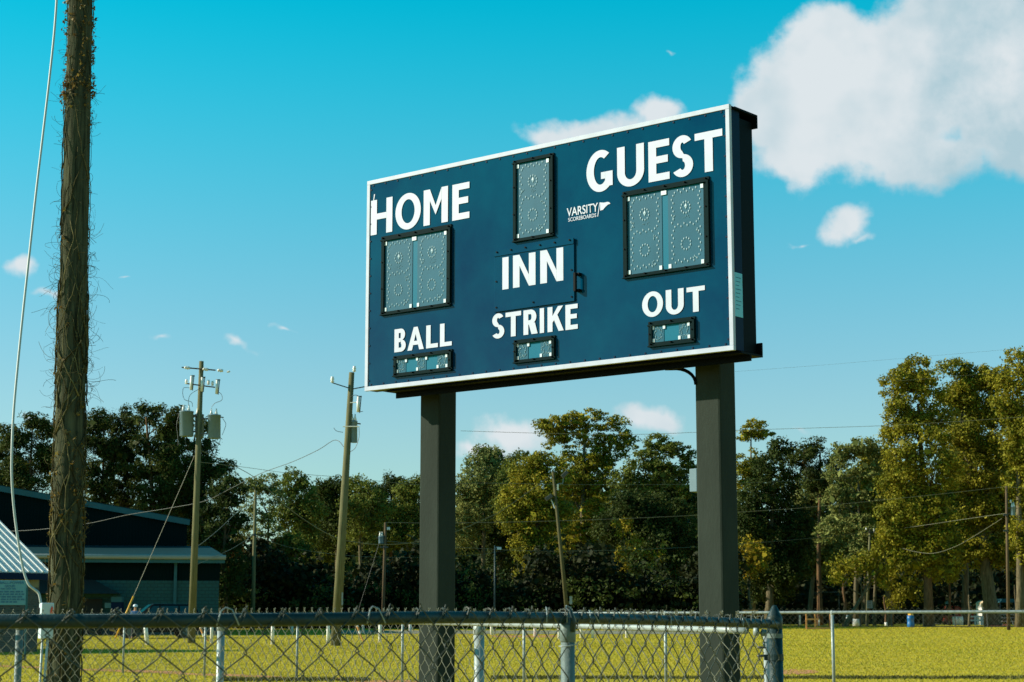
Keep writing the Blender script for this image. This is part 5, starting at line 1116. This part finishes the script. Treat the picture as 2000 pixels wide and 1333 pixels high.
m = MB(); g0 = w0; g1 = w2; m.prism([Vector((g0.x, g0.y, wt + .1)), Vector((g1.x, g1.y, wt + .1)), Vector(((g0.x + g1.x) / 2, (g0.y + g1.y) / 2, (cE + upv * run).z - .15))], -ev * .15); m.build('gable_wall', MAT['beige'], hb)
# hanging banner in front of the hut
bs = empty('banner_sign', G(20, 50), 'pale blue banner with dark blue printed lines, standing in front of the brick hut', 'sign')
Ys = 50.0; x1 = P(51.5, 1150, Ys).x; x0 = P(-60, 1150, Ys).x; z1 = P(20, 1134, Ys).z; z0 = P(20, 1182, Ys).z
MB().box(((x0 + x1) / 2, Ys, (z0 + z1) / 2), x1 - x0, .03, z1 - z0).build('banner_panel', MAT['banner'], bs, bevel=.005)
for u_ in (54.5, -63): MB().tube([(P(u_, 1150, Ys).x, Ys, -.05), (P(u_, 1150, Ys).x - .03, Ys, z1 + .03)], .03, 8).build('sign_post', MAT['fascia'], bs)
def flat_text(txt, u0, u1, vt, vb, Y, parent, m_='ink', off=.02):
    cu = bpy.data.curves.new('tmp', 'FONT'); cu.body = txt; cu.offset = off; to = bpy.data.objects.new('tmp', cu); C.objects.link(to); me = bpy.data.meshes.new_from_object(to.evaluated_get(bpy.context.evaluated_depsgraph_get())); bpy.data.objects.remove(to); bpy.data.curves.remove(cu)
    xs_ = [q.co.x for q in me.vertices]; ys_ = [q.co.y for q in me.vertices]; a0, a1, c0_, c1_ = min(xs_), max(xs_), min(ys_), max(ys_); X0, X1 = P(u0, vt, Y).x, P(u1, vt, Y).x; Z1, Z0 = P(500, vt, Y).z, P(500, vb, Y).z
    for q in me.vertices: q.co = Vector((X0 + (q.co.x - a0) / (a1 - a0) * (X1 - X0), Y, Z0 + (q.co.y - c0_) / (c1_ - c0_) * (Z1 - Z0))) - parent.location
    me.materials.clear(); return newobj('lettering', me, MAT[m_], parent)
flat_text('TERS FASTBALL-POWER', -38, 47.5, 1136, 1141, Ys - .02, bs); flat_text('GROUPS', 9.5, 29.5, 1143, 1148, Ys - .02, bs)
m = MB(); rr = random.Random(4)
for k in range(6):
    v0 = 1149.5 + k * 5.0; u_ = -36 + rr.uniform(0, 4) + (6 if k == 0 else 0); ue = 48 - (12 if k == 0 else 0) - (14 if k == 5 else 0)
    while u_ < ue - 3:
        w_ = rr.uniform(4, 11); hgt_ = 3.2 if k else 2.2; v_ = v0; n_ = max(1, int(w_ / 1.9))
        for j in range(n_): m.box(Vector(((P(u_ + j * 1.9 + .7, v_, Ys).x), Ys - .02, P(20, v_ + hgt_ / 2, Ys).z)), .019, .002, hgt_ * Ys / F)
        u_ += n_ * 1.9 + 1.6
m.build('small_print', MAT['ink'], bs)

# ------------------------------------------------------------------ car and person by the building
Yc = 97; cc = G(305, Yc)
car = empty('parked_car', cc, 'black parked SUV in front of the block wall, its windscreen reflecting teal', 'car', rz=R(200))
def carpart(nm, mb, m_, parent=car, **k):
    # geometry given in the car's own axes: x forward, y left
    me = bpy.data.meshes.new(nm); me.from_pydata(mb.v, [], mb.f); import bmesh as _b; bm = _b.new(); bm.from_mesh(me); _b.ops.recalc_face_normals(bm, faces=bm.faces); bm.to_mesh(me); bm.free()
    o = newobj(nm, me, MAT[m_], parent)
    if k.get('bevel'): bv = o.modifiers.new('bevel', 'BEVEL'); bv.width = k['bevel']; bv.segments = 3; bv.limit_method = 'ANGLE'
    return tag(o, k.get('label'))
def section(pts, y0, y1, m=None, ins=0.0):
    m = m or MB(); return m.prism([(x_, y0, z_) for x_, z_ in pts], (0, y1 - y0, 0))
carpart('body', section([(-2.3, .45), (-2.35, 1.0), (-2.25, 1.12), (1.15, 1.12), (2.1, 1.02), (2.35, .85), (2.38, .4), (1.9, .32), (-2.0, .32)], -.92, .92), 'carpaint', bevel=.09)
m = MB(); b4 = [(-2.2, -.86, 1.121), (1.1, -.86, 1.121), (1.1, .86, 1.121), (-2.2, .86, 1.121), (-1.95, -.66, 1.80), (.30, -.66, 1.82), (.30, .66, 1.82), (-1.95, .66, 1.80)]
m.add(b4, [(3, 2, 1, 0), (4, 5, 6, 7), (0, 1, 5, 4), (1, 2, 6, 5), (2, 3, 7, 6), (3, 0, 4, 7)]); carpart('cabin', m, 'carpaint', bevel=.06)
m = MB(); m.poly([(1.085, -.74, 1.16), (1.085, .74, 1.16), (.36, .60, 1.77), (.36, -.60, 1.77)]); m.v = [(a + .03, b2, c2 + .015) for a, b2, c2 in m.v]; carpart('windscreen', m, 'windshield')
for sd in (-1, 1):
    for (xa, xb) in ((-1.9, -1.1), (-1.0, -.1), (0.0, .75)):
        m = MB(); t = lambda z: .86 - (z - 1.121) / .69 * .2 + .012; m.poly([(xa, sd * t(1.18), 1.18), (xb, sd * t(1.18), 1.18), (min(xb, .32) if xb > .3 else xb, sd * t(1.7), 1.7), (xa + (.12 if xa < -1.8 else 0), sd * t(1.7), 1.7)]); carpart('side_window', m, 'glassdark')
    for xw in (-1.45, 1.5):
        m = MB().tube([(xw, sd * .70, .36), (xw, sd * .94, .36)], .36, 18); wh = carpart('wheel', m, 'tyre'); m = MB().tube([(xw, sd * .935, .36), (xw, sd * .955, .36)], .21, 12); carpart('rim', m, 'galv', wh)
    m = MB().box((2.33, sd * .68, .82), .1, .36, .16); carpart('headlight', m, 'transformer')
    m = MB().box((.85, sd * 1.0, 1.22), .14, .2, .16); carpart('wing_mirror', m, 'carpaint')
# person: one skinned body, cap and clothes as children
pc_ = G(262.5, 95.2); pe = empty('person', pc_, 'person in a blue shirt and white cap standing beside the black car', 'person')
def skin_mesh(nm, joints, edges, radii, m_, parent, sub=1):
    me = bpy.data.meshes.new(nm); me.from_pydata(joints, edges, []); o = newobj(nm, me, MAT[m_], parent)
    sk = o.modifiers.new('skin', 'SKIN'); 
    for i, r_ in enumerate(radii): me.skin_vertices[0].data[i].radius = (r_, r_ * .85)
    me.skin_vertices[0].data[0].use_root = True
    ss = o.modifiers.new('sub', 'SUBSURF'); ss.levels = sub; ss.render_levels = sub; return o
J = [(0, 0, .95), (0, 0, 1.12), (0, 0, 1.34), (0, 0, 1.46), (0, 0, 1.55), (0, -.01, 1.66), (-.1, 0, .90), (-.12, .02, .5), (-.13, 0, .08), (-.13, -.13, .04), (.1, 0, .90), (.12, .02, .5), (.13, 0, .08), (.13, -.13, .04),
     (-.19, 0, 1.40), (-.26, .02, 1.12), (-.25, -.08, .88), (-.25, -.1, .80), (.19, 0, 1.40), (.26, .02, 1.12), (.25, -.08, .88), (.25, -.1, .80)]
E_ = [(0, 1), (1, 2), (2, 3), (3, 4), (4, 5), (0, 6), (6, 7), (7, 8), (8, 9), (0, 10), (10, 11), (11, 12), (12, 13), (2, 14), (14, 15), (15, 16), (16, 17), (2, 18), (18, 19), (19, 20), (20, 21)]
Rr = [.15, .14, .16, .07, .06, .105, .09, .065, .045, .04, .09, .065, .045, .04, .065, .05, .035, .04, .065, .05, .035, .04]
skin_mesh('body', J, E_, Rr, 'skin', pe)
skin_mesh('shirt', [(0, 0, .98), (0, 0, 1.12), (0, 0, 1.34), (0, 0, 1.44), (-.19, 0, 1.40), (-.25, .01, 1.16), (.19, 0, 1.40), (.25, .01, 1.16)], [(0, 1), (1, 2), (2, 3), (2, 4), (4, 5), (2, 6), (6, 7)], [.175, .165, .185, .08, .085, .07, .085, .07], 'blueshirt', pe)
skin_mesh('trousers', [(0, 0, .96), (-.1, 0, .88), (-.12, .02, .5), (-.13, 0, .1), (.1, 0, .88), (.12, .02, .5), (.13, 0, .1)], [(0, 1), (1, 2), (2, 3), (0, 4), (4, 5), (5, 6)], [.17, .115, .085, .075, .115, .085, .075], 'darkcloth', pe)
m = MB().tube([(0, -.01, 1.66), (0, -.01, 1.72), (0, -.01, 1.77), (0, -.01, 1.80)], [.122, .125, .1, .04], 14); m.box((0, -.16, 1.665), .17, .14, .02)
me = bpy.data.meshes.new('cap'); me.from_pydata(m.v, [], m.f); o = newobj('cap', me, MAT['tab'], pe)

# ------------------------------------------------------------------ bollards and small things across the field
BG = 'white posts lining the drive across the field'
def bollard(u, v, label, r=.075, h=.95, lean=0.0, m_='bollard', name='bollard', cat='bollard'):
    Y = Yb(v); p = G(u, Y); root = empty(name, p, label, cat, BG); t = p + Vector((lean, 0, h))
    MB().tube([p - UP * .05, p.lerp(t, .97), t], [r, r, r * .7], 12).build('post_body', MAT[m_], root, smooth=True)
    MB().tube([p - UP * .02, p + UP * .03], [r * 1.5, r * 1.25], 10).build('base_collar', MAT['sand'], root); return root
bollard(288, 1260, 'white post leaning left, in front of the black car', .09, .85, -.12)
bollard(413, 1256.5, 'white post just left of the first bright fence post', .075)
bollard(532, 1259, 'white post nearest to the left of the thin fence post before the leaning pole')
bollard(570, 1238, 'small far white post beside the thin fence post left of the leaning pole', .09)
bollard(640.5, 1258, 'white post standing against the foot of the leaning transformer pole')
bollard(709, 1238, 'far white post behind the broken orange and white stake', .08)
bollard(742, 1255, 'white post midway between the leaning pole and the scoreboard left post')
bollard(801, 1237, 'far white post seen close to the left side of the scoreboard left post', .09)
bollard(928, 1252, 'white post half hidden by the big fence post between the board posts', .085)
bollard(960, 1240.5, 'white post at the left end of the orange clay beyond the road', .085)
bollard(1045, 1243.5, 'white post on the orange clay right of the street light', .085)
bollard(1092, 1249, 'white post immediately left of the thick near fence post')
bollard(1135, 1246, 'white post immediately right of the thick near fence post')
bollard(1158, 1247, 'second white post right of the thick near fence post')
bollard(1224, 1246, 'white post farther right, alone below the two rails')
bollard(1562, 1221.5, 'far white post left of the orange wooden hurdle', .11, .9)
bollard(1655, 1222, 'far white post between two brown trunks behind the bright rail', .11, .9)
bollard(1600, 1223, 'short far post behind the orange hurdle and the fence post', .06, .6)
# two broken stakes
for (pts, lab) in (([(391, 1224), (398, 1243.5), (407, 1252.5)], 'bent broken orange and white stake left of the first bright fence post'), ([(697.5, 1221), (703, 1238), (709.5, 1252.5)], 'orange and white stake slanting beside the far bollard, right of the leaning pole')):
    Y = Yb(1256); root = empty('marker_stake', G(pts[-1][0], Y), lab, 'stake', 'slanting marker stakes')
    MB().tube([P(pts[0][0], pts[0][1], Y), P(pts[1][0], pts[1][1], Y)], .05, 8).build('upper_stake', MAT['bollard'], root); MB().tube([P(pts[1][0], pts[1][1], Y), P(pts[2][0], pts[2][1], Y)], .04, 8).build('lower_stake', MAT['orangewood'], root)
    MB().tube([P(pts[0][0] + .5, pts[0][1] + 3, Y - .01), P(pts[1][0] - 2, pts[1][1] - 6, Y - .01)], .054, 8).build('orange_band', MAT['orangewood'], root)
# orange timber hurdles
def hurdle(label, us_, vb, vt, vmid, Y, rail_top=False):
    root = empty('timber_frame', G(us_[0], Y), label, 'timber frame', 'orange timber frames'); g = gz(Y)
    for u_ in us_: a = G(u_, Y); MB().box(Vector((a.x, Y, (g + P(u_, vt, Y).z) / 2)), .10, .10, P(u_, vt, Y).z - g).build('upright', MAT['orangewood'], root)
    a, b2 = P(us_[0] - 1, vmid, Y - .08), P(us_[-1] if rail_top else us_[1] + 7, vmid, Y - .08); MB().box((a + b2) / 2, b2.x - a.x, .05, .12).build('cross_rail', MAT['orangewood'], root)
    a, b2 = G(us_[0] - 1, Y - .08), G(us_[-1] + 1, Y - .08); MB().box((a + b2) / 2 + UP * .07, b2.x - a.x, .05, .12).build('bottom_rail', MAT['orangewood'], root)
hurdle('orange timber hurdle with three uprights, left of the first bright field fence post', (1575.5, 1592.5, 1622.5), 1229, 1196, 1210, Yb(1229.5))
hurdle('orange timber frame glimpsed between the right post and the pointed fence post', (1452, 1467, 1480), 1228, 1192, 1193.5, Yb(1228), True)
# blue barrel with yellow bag
bY = Yb(1225.5); bp_ = G(1779, bY); br_ = empty('trash_barrel', bp_, 'blue plastic trash barrel with a yellow bag on top, in front of the trees', 'barrel')
MB().tube([bp_, bp_ + UP * .05, bp_ + UP * .32, bp_ + UP * .36, bp_ + UP * .60, bp_ + UP * .64, bp_ + UP * .93], [.26, .29, .29, .275, .275, .29, .27], 16).build('barrel_body', MAT['bluebarrel'], br_, smooth=True)
by = MB().tube([bp_ + Vector((.05, 0, .90)), bp_ + Vector((.03, 0, 1.03)), bp_ + Vector((.10, 0, 1.14)), bp_ + Vector((.08, 0, 1.22))], [.25, .22, .14, .03], 9); tag(by.build('trash_bag', MAT['yellow']), 'crumpled yellow bag stuffed in the top of the blue barrel', 'bag')
# white painted rails, table, shed, porch and things under the great oaks
wf = empty('rail_fence', G(1910, 160), 'low white two rail fence under the great oaks', 'fence')
for u_ in (1893, 1905, 1917, 1921, 1929, 1934): a = G(u_, 160); MB().box(Vector((a.x, 160, gz(160) + .4)), .14, .1, .8).build('fence_post', MAT['bollard'], wf)
for zz in (.42, .75): a, b2 = G(1892, 160), G(1935, 160); MB().box((a + b2) / 2 + UP * zz, b2.x - a.x, .05, .13).build('rail', MAT['bollard'], wf)
pt = empty('picnic_table', G(1861, 160), 'red picnic table left of the white rail fence', 'picnic table'); a = G(1861, 160)
MB().box(a + UP * .78, 1.6, .8, .08).build('table_top', MAT['redpaint'], pt)
for sgn in (-1, 1):
    MB().box(a + Vector((0, sgn * .65, .45)), 1.6, .28, .06).build('bench', MAT['redpaint'], pt); MB().tube([a + Vector((sgn * .6, -.6, 0)), a + Vector((sgn * .6, .1, .75))], .05, 4).build('leg', MAT['redpaint'], pt); MB().tube([a + Vector((sgn * .6, .6, 0)), a + Vector((sgn * .6, -.1, .75))], .05, 4).build('leg', MAT['redpaint'], pt)
for (u_, lab) in ((1866, 'white barrel right of the red picnic table'), (1876, 'pale barrel at the foot of the dark stump beside the table')):
    a = G(u_, 158); t = empty('white_barrel', a, lab, 'barrel'); MB().tube([a, a + UP * .4, a + UP * .75], [.24, .27, .24], 12).build('barrel_body', MAT['bollard'], t, smooth=True)
sh = empty('white_shed', G(1929, 165), 'small white shed with an arched roof behind the thick pale trunk', 'shed'); a = G(1929, 165); hz = P(1929, 1181, 165).z; X0, X1 = P(1918, 1200, 165).x, P(1937, 1200, 165).x
MB().box(((X0 + X1) / 2, 166, (hz + gz(165)) / 2), X1 - X0, 2, hz - gz(165)).build('shed_wall', MAT['bollard'], sh)
MB().prism([((X0 + X1) / 2 + (X1 - X0) * .5 * math.cos(t), 164.8, hz + .35 * math.sin(t)) for t in np.linspace(0, math.pi, 9)], (0, 2.4, 0)).build('arched_roof', MAT['sand'], sh)
MB().box(((X0 + X1) / 2, 164.95, hz - .12), (X1 - X0) * .8, .06, .2).build('painted_eave_shadow', MAT['awning'], sh)  # dark strip imitating the shadow under the arched roof
for u_ in (1922, 1933): MB().box(Vector((P(u_, 1205, 165).x, 164.95, gz(165) + .7)), .22, .06, .5).build('shed_window', MAT['glassdark'], sh)
ph = empty('porch_roof', G(1968, 175), 'low grey porch roof far behind the tall right pole', 'porch'); a = P(1953, 1177, 175); b2 = P(1984, 1177, 175)
MB().prism([a, b2, b2 + Vector((-.2, 0, .35)), a + Vector((.3, 0, .35))], (0, 4, 0)).build('roof_slab', MAT['fascia'], ph)
for u_ in (1955, 1969, 1983): q = G(u_, 175); MB().tube([q, Vector((q.x, q.y, a.z))], .07, 5).build('porch_post', MAT['hardware'], ph)
rb_ = empty('red_shed', G(1872, 182), 'dark red shed with a tan roof deep under the oaks', 'shed'); q = G(1872, 182)
MB().box(q + UP * .9, 2.6, 2, 1.8).build('shed_wall', MAT['redpaint'], rb_); MB().prism([q + Vector((-1.5, -1.1, 1.8)), q + Vector((1.5, -1.1, 1.8)), q + Vector((1.2, 0, 2.3)), q + Vector((-1.2, 0, 2.3))], (0, .1, 0)).build('roof_slab', MAT['sand'], rb_)
bn_ = empty('aluminium_bleacher', G(1967, 158), 'small aluminium bleacher behind the tall right pole', 'bleacher')
for k in range(3):
    a, b2 = G(1957, 157 + k * .6), G(1981, 157 + k * .6); MB().box((a + b2) / 2 + UP * (.35 + .3 * k), b2.x - a.x, .3, .06).build('seat_plank', MAT['galv_bright'], bn_)
for u_ in (1958, 1969, 1980): a = G(u_, 157); MB().tube([a, a + Vector((0, 1.4, 1.0))], .03, 5).build('leg', MAT['galv_bright'], bn_)
gp_ = empty('goal_frame', G(1610, 150), 'thin pale pipe frame standing in the shade right of the bare pine trunk', 'frame')
MB().tube([G(1598, 150), P(1598, 1157, 150), P(1638, 1157, 150), P(1639, 1175, 150), G(1640, 150)], .03, 5).build('pipe_frame', MAT['galv_dark'], gp_)
